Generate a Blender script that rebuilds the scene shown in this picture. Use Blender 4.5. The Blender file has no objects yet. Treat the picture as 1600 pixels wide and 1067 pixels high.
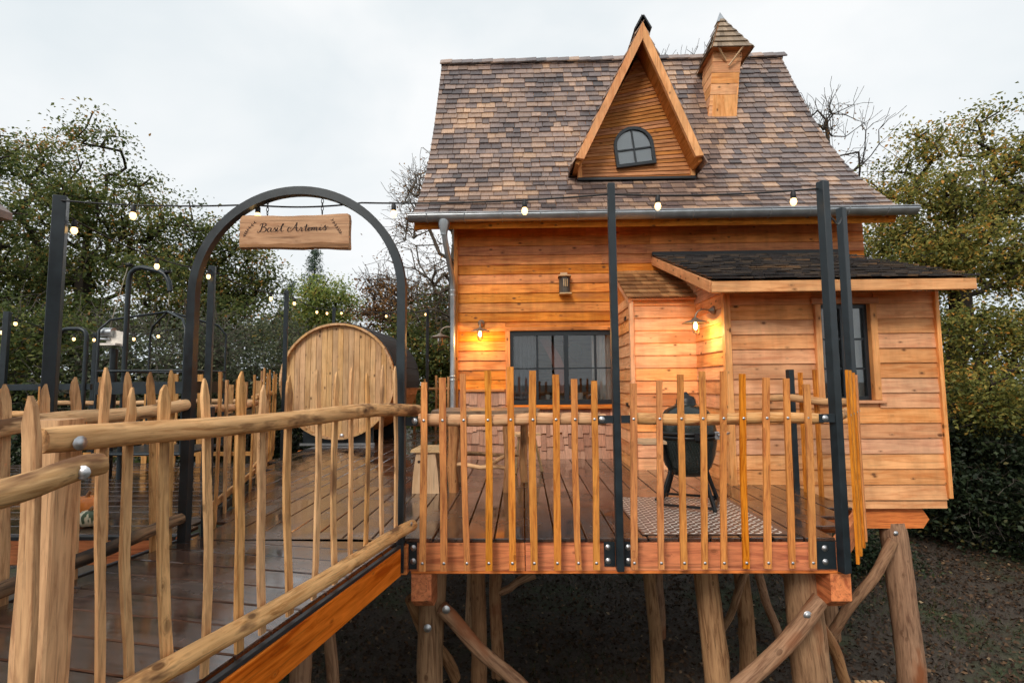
import bpy, math, random
import numpy as np
from mathutils import Vector, Matrix
# ------------------------------------------------------------------ camera, sky, sun, exposure
S = bpy.context.scene
COL = S.collection
EYE = np.array([0.0, 0.0, 1.32]); LENS = 18.0
def cam_axes(yaw=1.2, pitch=4.5, roll=0.5):
    y, p, r = map(math.radians, (yaw, pitch, roll))
    F = np.array([-math.sin(y)*math.cos(p), math.cos(y)*math.cos(p), math.sin(p)])
    R0 = np.array([math.cos(y), math.sin(y), 0.0]); U0 = np.cross(R0, F)
    R = R0*math.cos(r) - U0*math.sin(r)
    return R, np.cross(R, F), F
CR, CU, CF = cam_axes()
cam = bpy.data.objects.new('camera', bpy.data.cameras.new('camera'))
COL.objects.link(cam); S.camera = cam
cam.data.lens = LENS; cam.data.sensor_width = 36.0; cam.data.clip_start = 0.05; cam.data.clip_end = 2000
cam.matrix_world = Matrix(((CR[0], CU[0], -CF[0], EYE[0]), (CR[1], CU[1], -CF[1], EYE[1]), (CR[2], CU[2], -CF[2], EYE[2]), (0, 0, 0, 1)))
S.render.resolution_x = 1024; S.render.resolution_y = 682
S.view_settings.view_transform = 'Standard'; S.view_settings.look = 'None'
S.view_settings.gamma = 1; S.view_settings.use_curve_mapping = False
S.view_settings.exposure = 0.5
S.cycles.max_bounces = 4; S.cycles.diffuse_bounces = 3; S.cycles.glossy_bounces = 3; S.cycles.transmission_bounces = 3; S.cycles.transparent_max_bounces = 10
S.cycles.caustics_reflective = False; S.cycles.caustics_refractive = False; S.cycles.use_adaptive_sampling = True; S.cycles.adaptive_threshold = 0.04

SUN_EL, SUN_AZ = 38.0, 205.0          # degrees; azimuth clockwise from +Y (behind the viewer, a little left)
w = bpy.data.worlds.new('World'); S.world = w; w.use_nodes = True
nt = w.node_tree; nt.nodes.clear()
def wn(t, **k):
    n = nt.nodes.new(t)
    for a, b in k.items(): setattr(n, a, b)
    return n
sky = wn('ShaderNodeTexSky', sky_type='NISHITA', sun_disc=False)
sky.sun_elevation = math.radians(SUN_EL); sky.sun_rotation = math.radians(SUN_AZ); sky.air_density = 1.0; sky.dust_density = 4.0
tc = wn('ShaderNodeTexCoord'); mp = wn('ShaderNodeMapping'); mp.inputs['Scale'].default_value = (1.0, 1.0, 1.8)
nz = wn('ShaderNodeTexNoise'); nz.inputs['Scale'].default_value = 1.7; nz.inputs['Detail'].default_value = 5; nz.inputs['Roughness'].default_value = 0.5; nz.inputs['Distortion'].default_value = 0.3
rp = wn('ShaderNodeValToRGB'); rp.color_ramp.elements[0].position = 0.33; rp.color_ramp.elements[1].position = 0.66
rp.color_ramp.elements[0].color = (0.66, 0.745, 0.79, 1); rp.color_ramp.elements[1].color = (0.93, 0.945, 0.95, 1)
bg_sky = wn('ShaderNodeBackground'); bg_sky.inputs['Strength'].default_value = 0.06
bg_cloud = wn('ShaderNodeBackground'); bg_cloud.inputs['Strength'].default_value = 0.79
mx = wn('ShaderNodeMixShader'); mx.inputs[0].default_value = 0.92
out = wn('ShaderNodeOutputWorld')
L = nt.links.new
L(tc.outputs['Generated'], mp.inputs['Vector']); L(mp.outputs[0], nz.inputs['Vector']); L(nz.outputs[0], rp.inputs[0])
L(rp.outputs[0], bg_cloud.inputs['Color']); L(sky.outputs[0], bg_sky.inputs['Color'])
L(bg_sky.outputs[0], mx.inputs[1]); L(bg_cloud.outputs[0], mx.inputs[2]); L(mx.outputs[0], out.inputs['Surface'])
sun = bpy.data.objects.new('sun', bpy.data.lights.new('sun', 'SUN')); COL.objects.link(sun)
sun.data.energy = 1.5; sun.data.angle = math.radians(18); sun.data.color = (1.0, 0.93, 0.84)
_el, _az = math.radians(SUN_EL), math.radians(SUN_AZ)
sun.rotation_euler = Vector((-math.sin(_az)*math.cos(_el), -math.cos(_az)*math.cos(_el), -math.sin(_el))).to_track_quat('-Z', 'Y').to_euler()

# ------------------------------------------------------------------ helpers
RNG = random.Random(7)
V = lambda *a: np.array(a, float)
def ray(x, y): return CF*800.0 + CR*(x-800.0) - CU*(y-533.5)
def atY(x, y, Y): d = ray(x, y); return EYE + d*(Y/d[1])            # point of the photograph at a known depth
def atZ(x, y, Z): d = ray(x, y); return EYE + d*((Z-EYE[2])/d[2])
WORLD = {}
def mesh_from(name, v, f, smooth=None, attr=None):
    me = bpy.data.meshes.new(name)
    me.from_pydata([tuple(p) for p in v], [], f)
    if smooth is not None and len(me.polygons) == len(smooth): me.polygons.foreach_set('use_smooth', smooth)
    if attr is not None:
        a = me.attributes.new('rnd', 'FLOAT', 'POINT'); a.data.foreach_set('value', np.asarray(attr, dtype=np.float32))
    me.update(); return me
def fast_quads(name, v, n, attr):                                     # v: (n*4,3) float array, quads
    me = bpy.data.meshes.new(name)
    me.vertices.add(n*4); me.vertices.foreach_set('co', np.asarray(v, dtype=np.float32).ravel())
    me.loops.add(n*4); me.loops.foreach_set('vertex_index', np.arange(n*4, dtype=np.int32))
    me.polygons.add(n); me.polygons.foreach_set('loop_start', np.arange(0, n*4, 4, dtype=np.int32))
    a = me.attributes.new('rnd', 'FLOAT', 'POINT'); a.data.foreach_set('value', np.repeat(np.asarray(attr, dtype=np.float32), 4))
    me.update(calc_edges=True); return me
def link(name, me, mat, parent, origin, rot=None, scale=None):
    o = bpy.data.objects.new(name, me); COL.objects.link(o)
    if mat is not None and len(me.materials) == 0: me.materials.append(mat)
    po = WORLD.get(parent.name, V(0, 0, 0)) if parent else V(0, 0, 0)
    o.location = tuple(np.asarray(origin) - po)
    if parent: o.parent = parent
    if rot is not None: o.rotation_euler = rot
    if scale is not None: o.scale = scale
    WORLD[o.name] = np.asarray(origin, float)
    return o
GROUPS = {'steel_post': 'black steel posts around the decks', 'wall_lamp': 'metal wall lamps on the house', 'string_lights': 'strings of lit bulbs', 'stool': 'stools by the log table', 'oak_tree': 'oaks around the house', 'terrace_railing': 'picket railings around the terrace', 'bridge_railing': 'railings of the footbridge', 'side_railing': 'railings on the right side of the terrace', 'platform_railing': 'railings of the side platform', 'bare_tree': 'bare trees behind the house', 'pine_tree': 'dark conifers behind the arch'}
def thing(name, label, cat, loc, group=None):
    group = group or GROUPS.get(name)
    o = bpy.data.objects.new(name, None); COL.objects.link(o); o.location = tuple(loc); o.empty_display_size = 0.2
    o['label'] = label; o['category'] = cat
    if group: o['group'] = group
    WORLD[o.name] = np.asarray(loc, float); return o
def tag(o, label, cat, group=None):
    o['label'] = label; o['category'] = cat
    if group: o['group'] = group
    return o
class MB:
    def __init__(s): s.v = []; s.f = []; s.s = []; s.a = []
    def add(s, v, f, smooth=False, a=0.0):
        b = len(s.v); s.v += [np.asarray(p, float) for p in v]; s.f += [tuple(i+b for i in q) for q in f]
        s.s += [smooth]*len(f); s.a += [a]*len(v); return s
    def box(s, lo, hi, a=0.0):
        x0, y0, z0 = lo; x1, y1, z1 = hi
        return s.add([(x0,y0,z0),(x1,y0,z0),(x1,y1,z0),(x0,y1,z0),(x0,y0,z1),(x1,y0,z1),(x1,y1,z1),(x0,y1,z1)],
                     [(0,3,2,1),(4,5,6,7),(0,1,5,4),(1,2,6,5),(2,3,7,6),(3,0,4,7)], a=a)
    def hexa(s, p, a=0.0): return s.add(p, [(0,3,2,1),(4,5,6,7),(0,1,5,4),(1,2,6,5),(2,3,7,6),(3,0,4,7)], a=a)
    def cbox(s, c, d, ch=0.004, M=None):                              # chamfered box
        hx, hy, hz = d[0]/2, d[1]/2, d[2]/2; v = []; key = {}
        for sx in (-1, 1):
            for sy in (-1, 1):
                for sz in (-1, 1):
                    for ax in range(3):
                        p = [sx*(hx-ch), sy*(hy-ch), sz*(hz-ch)]; p[ax] = (sx*hx, sy*hy, sz*hz)[ax]
                        key[(sx, sy, sz, ax)] = len(v); v.append(V(*p))
        f = []; k = key
        for ax in range(3):
            o = [a for a in range(3) if a != ax]
            for sg in (-1, 1):
                q = []
                for (a, b) in ((-1,-1),(1,-1),(1,1),(-1,1)):
                    t = [0, 0, 0]; t[ax] = sg; t[o[0]] = a; t[o[1]] = b; q.append(k[(t[0], t[1], t[2], ax)])
                f.append(tuple(q))
        for ax in range(3):                                           # edges along ax
            o = [a for a in range(3) if a != ax]
            for a in (-1, 1):
                for b in (-1, 1):
                    q = []
                    for (e, face) in ((-1, o[0]), (1, o[0]), (1, o[1]), (-1, o[1])):
                        t = [0, 0, 0]; t[ax] = e; t[o[0]] = a; t[o[1]] = b; q.append(k[(t[0], t[1], t[2], face)])
                    f.append(tuple(q))
        for sx in (-1, 1):
            for sy in (-1, 1):
                for sz in (-1, 1): f.append(tuple(k[(sx, sy, sz, a)] for a in range(3)))
        g = []
        for q in f:                                                   # outward winding
            c0 = sum(v[i] for i in q)/len(q); n = np.cross(v[q[1]]-v[q[0]], v[q[2]]-v[q[0]])
            g.append(q if n @ c0 > 0 else q[::-1])
        c = np.asarray(c, float)
        if M is not None: v = [M @ p for p in v]
        return s.add([p+c for p in v], g)
    def beam(s, p0, p1, wd, ht, up=(0, 0, 1), ch=0.0):
        p0 = np.asarray(p0, float); p1 = np.asarray(p1, float); d = p1-p0; ln = np.linalg.norm(d); d /= ln
        sd = np.cross(d, up); sd /= np.linalg.norm(sd); u = np.cross(sd, d); M = np.stack([d, sd, u], 1)
        if ch: return s.cbox((p0+p1)/2, (ln, wd, ht), ch, M)
        q = []
        for (l, a, b) in ((0,-1,-1),(1,-1,-1),(1,1,-1),(0,1,-1),(0,-1,1),(1,-1,1),(1,1,1),(0,1,1)): q.append(p0 + d*ln*l + sd*a*wd/2 + u*b*ht/2)
        return s.hexa(q)
    def tube(s, pts, r, n=8, caps=True, smooth=True, closed=False):
        pts = [np.asarray(p, float) for p in pts]; m = len(pts)
        rr = [r]*m if not hasattr(r, '__len__') else r
        t0 = pts[1]-pts[0]; ref = V(0, 0, 1) if abs(t0[2]) < 0.9*np.linalg.norm(t0) else V(1, 0, 0)
        vs = []
        for i, p in enumerate(pts):
            t = pts[(i+1) % m]-pts[i-1] if closed else pts[min(i+1, m-1)]-pts[max(i-1, 0)]
            t = t/np.linalg.norm(t); a = ref - t*(ref @ t); a /= np.linalg.norm(a); b = np.cross(t, a); ref = a
            for k in range(n):
                an = 2*math.pi*k/n; vs.append(p + (a*math.cos(an)+b*math.sin(an))*rr[i])
        fs = []
        for i in range(m if closed else m-1):
            for k in range(n):
                j = (i+1) % m; fs.append((i*n+k, i*n+(k+1) % n, j*n+(k+1) % n, j*n+k))
        s.add(vs, fs, smooth)
        if caps and not closed: s.add(vs[:n], [tuple(range(n))[::-1]]); s.add(vs[-n:], [tuple(range(n))])
        return s
    def lathe(s, prof, c=(0, 0, 0), n=24, smooth=True, lobes=0, depth=0.0):
        c = np.asarray(c, float); vs = []
        for (r, z) in prof:
            for k in range(n):
                a = 2*math.pi*k/n; q = r*(1-depth*abs(math.sin(a*lobes/2))**0.5*0 - (depth*(1-abs(math.sin(a*lobes/2))) if lobes else 0))
                vs.append(c + V(q*math.cos(a), q*math.sin(a), z))
        fs = [(i*n+k, i*n+(k+1) % n, (i+1)*n+(k+1) % n, (i+1)*n+k) for i in range(len(prof)-1) for k in range(n)]
        s.add(vs, fs, smooth)
        if prof[0][0] > 1e-4: s.add(vs[:n], [tuple(range(n))[::-1]])
        if prof[-1][0] > 1e-4: s.add(vs[-n:], [tuple(range(n))])
        return s
    def prism(s, poly, fn, a, b):                                     # poly 2d (ccw seen from +normal), fn(u,v,w)->point
        n = len(poly); vs = [fn(u, v, a) for u, v in poly] + [fn(u, v, b) for u, v in poly]
        return s.add(vs, [tuple(range(n))[::-1], tuple(range(n, 2*n))] + [(i, (i+1) % n, n+(i+1) % n, n+i) for i in range(n)])
    def build(s, name, mat, parent=None, origin=None, attr=False):
        v = np.array(s.v); o = (v.min(0)+v.max(0))/2 if origin is None else np.asarray(origin, float)
        return link(name, mesh_from(name, v-o, s.f, s.s, s.a if attr else None), mat, parent, o)
def piece(name, p0, p1, wd, ht, mat, parent, up=(0, 0, 1), ch=0.003, bend=0.0, tip=None, taper=1.0, seg=1, seed=0):
    """A sawn or split stick whose length is its own local Z."""
    rg = random.Random(seed*131+5); p0 = np.asarray(p0, float); p1 = np.asarray(p1, float); d = p1-p0; ln = np.linalg.norm(d)
    zq = Vector(d/ln); x = Vector(up).cross(zq)
    if x.length < 1e-3: x = Vector((1, 0, 0))
    x.normalize(); y = zq.cross(x); M = Matrix((x, y, zq)).transposed()
    mb = MB()
    if seg <= 1 and tip is None: mb.cbox((0, 0, ln/2), (wd, ht, ln), ch)
    else:
        zs = [ln*i/seg for i in range(seg+1)]; rows = []
        ax, ay = rg.uniform(-1, 1)*bend, rg.uniform(-1, 1)*bend*0.5; k = rg.uniform(1.0, 2.2); ph = rg.uniform(0, 6)
        for i, z in enumerate(zs):
            t = z/ln; sw = math.sin(math.pi*t)*ax*0.7 + math.sin(k*math.pi*2*t+ph)*bend*0.12
            wv = wd*(1+(taper-1)*t)*rg.uniform(0.93, 1.06)/2; hv = ht*rg.uniform(0.94, 1.05)/2; sy = math.sin(math.pi*t)*ay
            rows.append((z, sw, sy, wv, hv))
        if tip is not None:
            z, sw, sy, wv, hv = rows[-1]; rows[-1] = (z-tip, sw, sy, wv, hv); rows.append((z-tip*0.35, sw+wv*0.08, sy, wv*0.58, hv*0.9)); rows.append((z, sw+wv*0.15*rg.choice((-1, 1)), sy, wv*0.16, hv*0.55))
        vs = []
        for (z, sw, sy, wv, hv) in rows:
            c = min(wv, hv)*0.14
            for (a, b) in ((-wv+c,-hv),(wv-c,-hv),(wv,-hv+c),(wv,hv-c),(wv-c,hv),(-wv+c,hv),(-wv,hv-c),(-wv,-hv+c)): vs.append(V(sw+a, sy+b, z))
        n = 8; m = len(rows)
        mb.add(vs, [(i*n+q, i*n+(q+1) % n, (i+1)*n+(q+1) % n, (i+1)*n+q) for i in range(m-1) for q in range(n)])
        mb.add(vs[:n], [tuple(range(n))[::-1]]); mb.add(vs[-n:], [tuple(range(n))])
    return link(name, mesh_from(name, mb.v, mb.f, mb.s), mat, parent, p0, M.to_euler())
def log(name, p0, p1, r0, r1, mat, parent, wob=0.012, seed=0, n=10, rough=0.06, seg=None, bow=(0, 0)):
    rg = random.Random(seed*17+3); p0 = np.asarray(p0, float); p1 = np.asarray(p1, float); d = p1-p0; ln = np.linalg.norm(d)
    zq = Vector(d/ln); M = zq.to_track_quat('Z', 'Y').to_matrix()
    m = seg or max(6, int(ln/0.12)); f1, f2, h1, h2 = rg.uniform(.7, 1.6), rg.uniform(.7, 1.6), rg.uniform(0, 6), rg.uniform(0, 6)
    knots = [(rg.uniform(0, 1), rg.uniform(0, 6.3), rg.uniform(0.06, 0.16)) for _ in range(max(2, int(ln*2)))]
    vs = []; cd = [rg.uniform(-1, 1) for _ in range(n)]
    for i in range(m+1):
        t = i/m; cx = wob*math.sin(f1*math.pi*2*t+h1)+bow[0]*math.sin(math.pi*t); cy = wob*math.sin(f2*math.pi*2*t+h2)+bow[1]*math.sin(math.pi*t); r = r0+(r1-r0)*t
        if i in (0, m): r *= 0.94
        for k in range(n):
            a = 2*math.pi*k/n; q = r*(1+cd[k]*rough*0.6+rg.uniform(-1, 1)*rough*0.35)
            for (kt, ka, kh) in knots:
                q += r*kh*math.exp(-((t-kt)*ln/(r*0.9))**2)*max(0, math.cos(a-ka))**3
            vs.append(V(cx+q*math.cos(a), cy+q*math.sin(a), t*ln))
    mb = MB(); mb.add(vs, [(i*n+k, i*n+(k+1) % n, (i+1)*n+(k+1) % n, (i+1)*n+k) for i in range(m) for k in range(n)], True)
    mb.add(vs[:n], [tuple(range(n))[::-1]]); mb.add(vs[-n:], [tuple(range(n))])
    return link(name, mesh_from(name, mb.v, mb.f, mb.s), mat, parent, p0, M.to_euler())
def bolt(p, nrm, parent, r=0.014, name='bolt'):
    nrm = Vector(nrm).normalized(); M = nrm.to_track_quat('Z', 'Y').to_euler()
    key = 'bolt_mesh'
    if key not in bpy.data.meshes:
        mb = MB(); mb.lathe([(1.5, 0), (1.5, 0.18), (1.0, 0.2), (0.85, 0.75), (0.4, 0.95), (0.0001, 1.0)], n=10)
        mesh_from(key, mb.v, mb.f, mb.s).materials.append(M_['steel_bright'])
    return link(name, bpy.data.meshes[key], None, parent, np.asarray(p, float), M, (r, r, r*0.6))

# ------------------------------------------------------------------ materials
M_ = {}
def newmat(name):
    m = bpy.data.materials.new(name); m.use_nodes = True; t = m.node_tree; t.nodes.clear()
    o = t.nodes.new('ShaderNodeOutputMaterial'); b = t.nodes.new('ShaderNodeBsdfPrincipled'); t.links.new(b.outputs[0], o.inputs[0])
    def N(ty, **k):
        n = t.nodes.new(ty)
        for a, v in k.items():
            if a in ('inp',):
                for i, x in v.items(): n.inputs[i].default_value = x
            else: setattr(n, a, v)
        return n
    return m, t, b, N, t.links.new
def ramp(N, stops):
    r = N('ShaderNodeValToRGB'); e = r.color_ramp.elements
    while len(e) < len(stops): e.new(0.5)
    for i, (p, c) in enumerate(stops): e[i].position = p; e[i].color = (c[0], c[1], c[2], 1) if hasattr(c, '__len__') else (c, c, c, 1)
    return r
def wood(name, axis, light, dark, knot=0.5, rough=0.6, fine=9.0, var=0.25, bump=0.25, attr=False, spec=0.2, stain=None, grey=0.0, knotcol=(0.07, 0.025, 0.01), wet=None, satvar=0.0, crack=0.35, streak=0.0):
    key = name+'_'+axis
    if key in M_: return M_[key]
    m, t, b, N, Lk = newmat(key)
    tc = N('ShaderNodeTexCoord'); src = tc.outputs['Object']
    if attr: rnd = N('ShaderNodeAttribute', attribute_name='rnd').outputs['Fac']
    else: rnd = N('ShaderNodeObjectInfo').outputs['Random']
    sc = N('ShaderNodeVectorMath', operation='SCALE'); sc.inputs[0].default_value = (37.0, 61.0, 23.0); Lk(rnd, sc.inputs['Scale'])
    ad = N('ShaderNodeVectorMath', operation='ADD'); Lk(src, ad.inputs[0]); Lk(sc.outputs[0], ad.inputs[1])
    st = {'x': (0.09, 1, 1), 'y': (1, 0.09, 1), 'z': (1, 1, 0.09)}[axis]
    mp = N('ShaderNodeMapping'); mp.inputs['Scale'].default_value = tuple(fine*2.2*q for q in st); Lk(ad.outputs[0], mp.inputs[0])
    # knots: sparse dark ovals
    st2 = {'x': (3.2, 5.5, 5.5), 'y': (5.5, 3.2, 5.5), 'z': (5.5, 5.5, 3.2)}[axis]
    mk = N('ShaderNodeMapping'); mk.inputs['Scale'].default_value = tuple(q*1.5 for q in st2); Lk(ad.outputs[0], mk.inputs[0])
    vo = N('ShaderNodeTexVoronoi', inp={'Scale': 1.0, 'Randomness': 1.0}); Lk(mk.outputs[0], vo.inputs['Vector'])
    kr = ramp(N, [(0.0, 1.0), (0.13, 0.9), (0.17, 0.3), (0.27, 0.0)]); sx_ = N('ShaderNodeSeparateColor'); Lk(vo.outputs['Color'], sx_.inputs[0]); kq = N('ShaderNodeMath', operation='MULTIPLY_ADD'); kq.inputs[1].default_value = 0.16; Lk(sx_.outputs[0], kq.inputs[0]); Lk(vo.outputs['Distance'], kq.inputs[2]); Lk(kq.outputs[0], kr.inputs[0])
    n1 = N('ShaderNodeTexNoise', inp={'Scale': 1.0, 'Detail': 6.0, 'Roughness': 0.65, 'Distortion': 0.8}); 
    wv = N('ShaderNodeVectorMath', operation='MULTIPLY_ADD'); Lk(kr.outputs[0], wv.inputs[0]); wv.inputs[1].default_value = (1.4, 1.4, 1.4); Lk(mp.outputs[0], wv.inputs[2])
    Lk(wv.outputs[0], n1.inputs['Vector'])
    n2 = N('ShaderNodeTexNoise', inp={'Scale': 2.3, 'Detail': 3.0, 'Roughness': 0.6}); Lk(ad.outputs[0], n2.inputs['Vector'])
    g = ramp(N, [(0.36, dark), (0.5, tuple(0.35*d+0.65*l for d, l in zip(dark, light))), (0.63, light)]); Lk(n1.outputs[0], g.inputs[0])
    # board to board variation and blotches
    hv = N('ShaderNodeHueSaturation'); Lk(g.outputs[0], hv.inputs['Color'])
    mr = N('ShaderNodeMapRange', inp={'To Min': 1-var, 'To Max': 1+var*0.7}); Lk(rnd, mr.inputs[0])
    m2 = N('ShaderNodeMapRange', inp={'From Min': 0.3, 'From Max': 0.7, 'To Min': 0.82, 'To Max': 1.12}); Lk(n2.outputs[0], m2.inputs[0])
    mm = N('ShaderNodeMath', operation='MULTIPLY'); Lk(mr.outputs[0], mm.inputs[0]); Lk(m2.outputs[0], mm.inputs[1]); Lk(mm.outputs[0], hv.inputs['Value'])
    s1 = N('ShaderNodeMath', operation='MULTIPLY'); s1.inputs[1].default_value = 7.31; Lk(rnd, s1.inputs[0])
    s2 = N('ShaderNodeMath', operation='FRACT'); Lk(s1.outputs[0], s2.inputs[0])
    s3 = N('ShaderNodeMapRange', inp={'To Min': 0.9-satvar, 'To Max': 1.05}); Lk(s2.outputs[0], s3.inputs[0]); Lk(s3.outputs[0], hv.inputs['Saturation'])
    hh = N('ShaderNodeMath', operation='MULTIPLY'); hh.inputs[1].default_value = 3.77; Lk(rnd, hh.inputs[0]); hf = N('ShaderNodeMath', operation='FRACT'); Lk(hh.outputs[0], hf.inputs[0])
    hm = N('ShaderNodeMapRange', inp={'To Min': 0.4965, 'To Max': 0.504}); Lk(hf.outputs[0], hm.inputs[0]); Lk(hm.outputs[0], hv.inputs['Hue'])
    col = hv.outputs[0]
    def dark_mul(col, fac_socket):
        mxx = N('ShaderNodeMix', data_type='RGBA', blend_type='MULTIPLY'); mxx.inputs[0].default_value = 1.0; Lk(col, mxx.inputs[6]); Lk(fac_socket, mxx.inputs[7]); return mxx.outputs[2]
    if crack:                                                         # hairline checks along the grain
        mc = N('ShaderNodeMapping'); mc.inputs['Scale'].default_value = tuple(fine*5*(q if q == 1 else 0.035) for q in st); Lk(ad.outputs[0], mc.inputs[0])
        n5 = N('ShaderNodeTexNoise', inp={'Scale': 1.0, 'Detail': 3.0, 'Roughness': 0.5}); Lk(mc.outputs[0], n5.inputs['Vector'])
        r5 = ramp(N, [(0.0, 1.0), (0.60, 1.0), (0.68, 1-crack)]); Lk(n5.outputs[0], r5.inputs[0]); col = dark_mul(col, r5.outputs[0])
    if streak:                                                        # rain streaks run down the wall whatever the board
        gp = N('ShaderNodeNewGeometry'); mv = N('ShaderNodeMapping'); mv.inputs['Scale'].default_value = (5.5, 5.5, 0.75); Lk(gp.outputs['Position'], mv.inputs[0])
        n6 = N('ShaderNodeTexNoise', inp={'Scale': 1.0, 'Detail': 4.0, 'Roughness': 0.6}); Lk(mv.outputs[0], n6.inputs['Vector'])
        r6 = ramp(N, [(0.36, 1-streak), (0.56, 1.0)]); Lk(n6.outputs[0], r6.inputs[0]); col = dark_mul(col, r6.outputs[0])
    if stain:                                                         # patches of another tone (bark, weather, rain streaks)
        n3 = N('ShaderNodeTexNoise', inp={'Scale': stain[1], 'Detail': 4.0, 'Roughness': 0.6})
        ms = N('ShaderNodeMapping'); ms.inputs['Scale'].default_value = tuple(0.35 if q < 0.5 else 1.0 for q in st); Lk(ad.outputs[0], ms.inputs[0]); Lk(ms.outputs[0], n3.inputs['Vector'])
        r3 = ramp(N, [(stain[2], 0.0), (stain[2]+0.1, 1.0)]); Lk(n3.outputs[0], r3.inputs[0])
        x3 = N('ShaderNodeMix', data_type='RGBA'); Lk(r3.outputs[0], x3.inputs[0]); Lk(col, x3.inputs[6]); x3.inputs[7].default_value = (*stain[0], 1); col = x3.outputs[2]
    kx = N('ShaderNodeMix', data_type='RGBA'); km = N('ShaderNodeMath', operation='MULTIPLY'); km.inputs[1].default_value = knot; Lk(kr.outputs[0], km.inputs[0])
    Lk(km.outputs[0], kx.inputs[0]); Lk(col, kx.inputs[6]); kx.inputs[7].default_value = (*knotcol, 1)
    Lk(kx.outputs[2], b.inputs['Base Color'])
    if wet:
        n4 = N('ShaderNodeTexNoise', inp={'Scale': wet[2], 'Detail': 4.0, 'Roughness': 0.55})
        ge = N('ShaderNodeNewGeometry'); Lk(ge.outputs['Position'], n4.inputs['Vector'])
        b.inputs['Coat Weight'].default_value = 0.75; b.inputs['Coat Roughness'].default_value = 0.1; cr_ = N('ShaderNodeMapRange', inp={'From Min': 0.35, 'From Max': 0.65, 'To Min': 0.05, 'To Max': 0.32}); Lk(n4.outputs[0], cr_.inputs[0]); Lk(cr_.outputs[0], b.inputs['Coat Roughness'])
        r4 = N('ShaderNodeMapRange', inp={'From Min': 0.38, 'From Max': 0.62, 'To Min': wet[0], 'To Max': wet[1]}); Lk(n4.outputs[0], r4.inputs[0]); Lk(r4.outputs[0], b.inputs['Roughness'])
    else:
        rr = N('ShaderNodeMapRange', inp={'From Min': 0.3, 'From Max': 0.7, 'To Min': rough+0.12, 'To Max': rough-0.08}); Lk(n1.outputs[0], rr.inputs[0]); Lk(rr.outputs[0], b.inputs['Roughness'])
    b.inputs['Specular IOR Level'].default_value = spec
    bp = N('ShaderNodeBump', inp={'Strength': bump, 'Distance': 0.004}); Lk(n1.outputs[0], bp.inputs['Height']); Lk(bp.outputs[0], b.inputs['Normal'])
    M_[key] = m; return m
def plain(name, col, rough=0.5, metal=0.0, noise=0.1, scale=20.0, bump=0.0, spec=0.5, coat=0.0):
    m, t, b, N, Lk = newmat(name)
    tc = N('ShaderNodeTexCoord'); n = N('ShaderNodeTexNoise', inp={'Scale': scale, 'Detail': 4.0}); Lk(tc.outputs['Object'], n.inputs['Vector'])
    r = ramp(N, [(0.25, tuple(c*(1-noise) for c in col)), (0.75, tuple(min(1, c*(1+noise)) for c in col))]); Lk(n.outputs[0], r.inputs[0]); Lk(r.outputs[0], b.inputs['Base Color'])
    q = N('ShaderNodeMapRange', inp={'To Min': max(0.03, rough-0.1), 'To Max': rough+0.1}); Lk(n.outputs[0], q.inputs[0]); Lk(q.outputs[0], b.inputs['Roughness'])
    b.inputs['Metallic'].default_value = metal; b.inputs['Specular IOR Level'].default_value = spec; b.inputs['Coat Weight'].default_value = coat
    if bump: bp = N('ShaderNodeBump', inp={'Strength': bump, 'Distance': 0.01}); Lk(n.outputs[0], bp.inputs['Height']); Lk(bp.outputs[0], b.inputs['Normal'])
    M_[name] = m; return m
def glow(name, col, strength):
    m, t, b, N, Lk = newmat(name); b.inputs['Base Color'].default_value = (*col, 1); b.inputs['Emission Color'].default_value = (*col, 1); b.inputs['Emission Strength'].default_value = strength
    M_[name] = m; return m
def glass(name, tint=(0.9, 0.95, 0.95), refl=1.0):
    m, t, b, N, Lk = newmat(name); t.nodes.remove(b)
    o = [n for n in t.nodes if n.type == 'OUTPUT_MATERIAL'][0]
    tr = N('ShaderNodeBsdfTransparent'); tr.inputs[0].default_value = (*tint, 1); gl = N('ShaderNodeBsdfGlossy'); gl.inputs['Roughness'].default_value = 0.02
    fr = N('ShaderNodeFresnel', inp={'IOR': 1.6}); ml = N('ShaderNodeMath', operation='MULTIPLY'); ml.inputs[1].default_value = refl; Lk(fr.outputs[0], ml.inputs[0])
    mx = N('ShaderNodeMixShader'); Lk(ml.outputs[0], mx.inputs[0]); Lk(tr.outputs[0], mx.inputs[1]); Lk(gl.outputs[0], mx.inputs[2]); Lk(mx.outputs[0], o.inputs[0])
    M_[name] = m; return m
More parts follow.
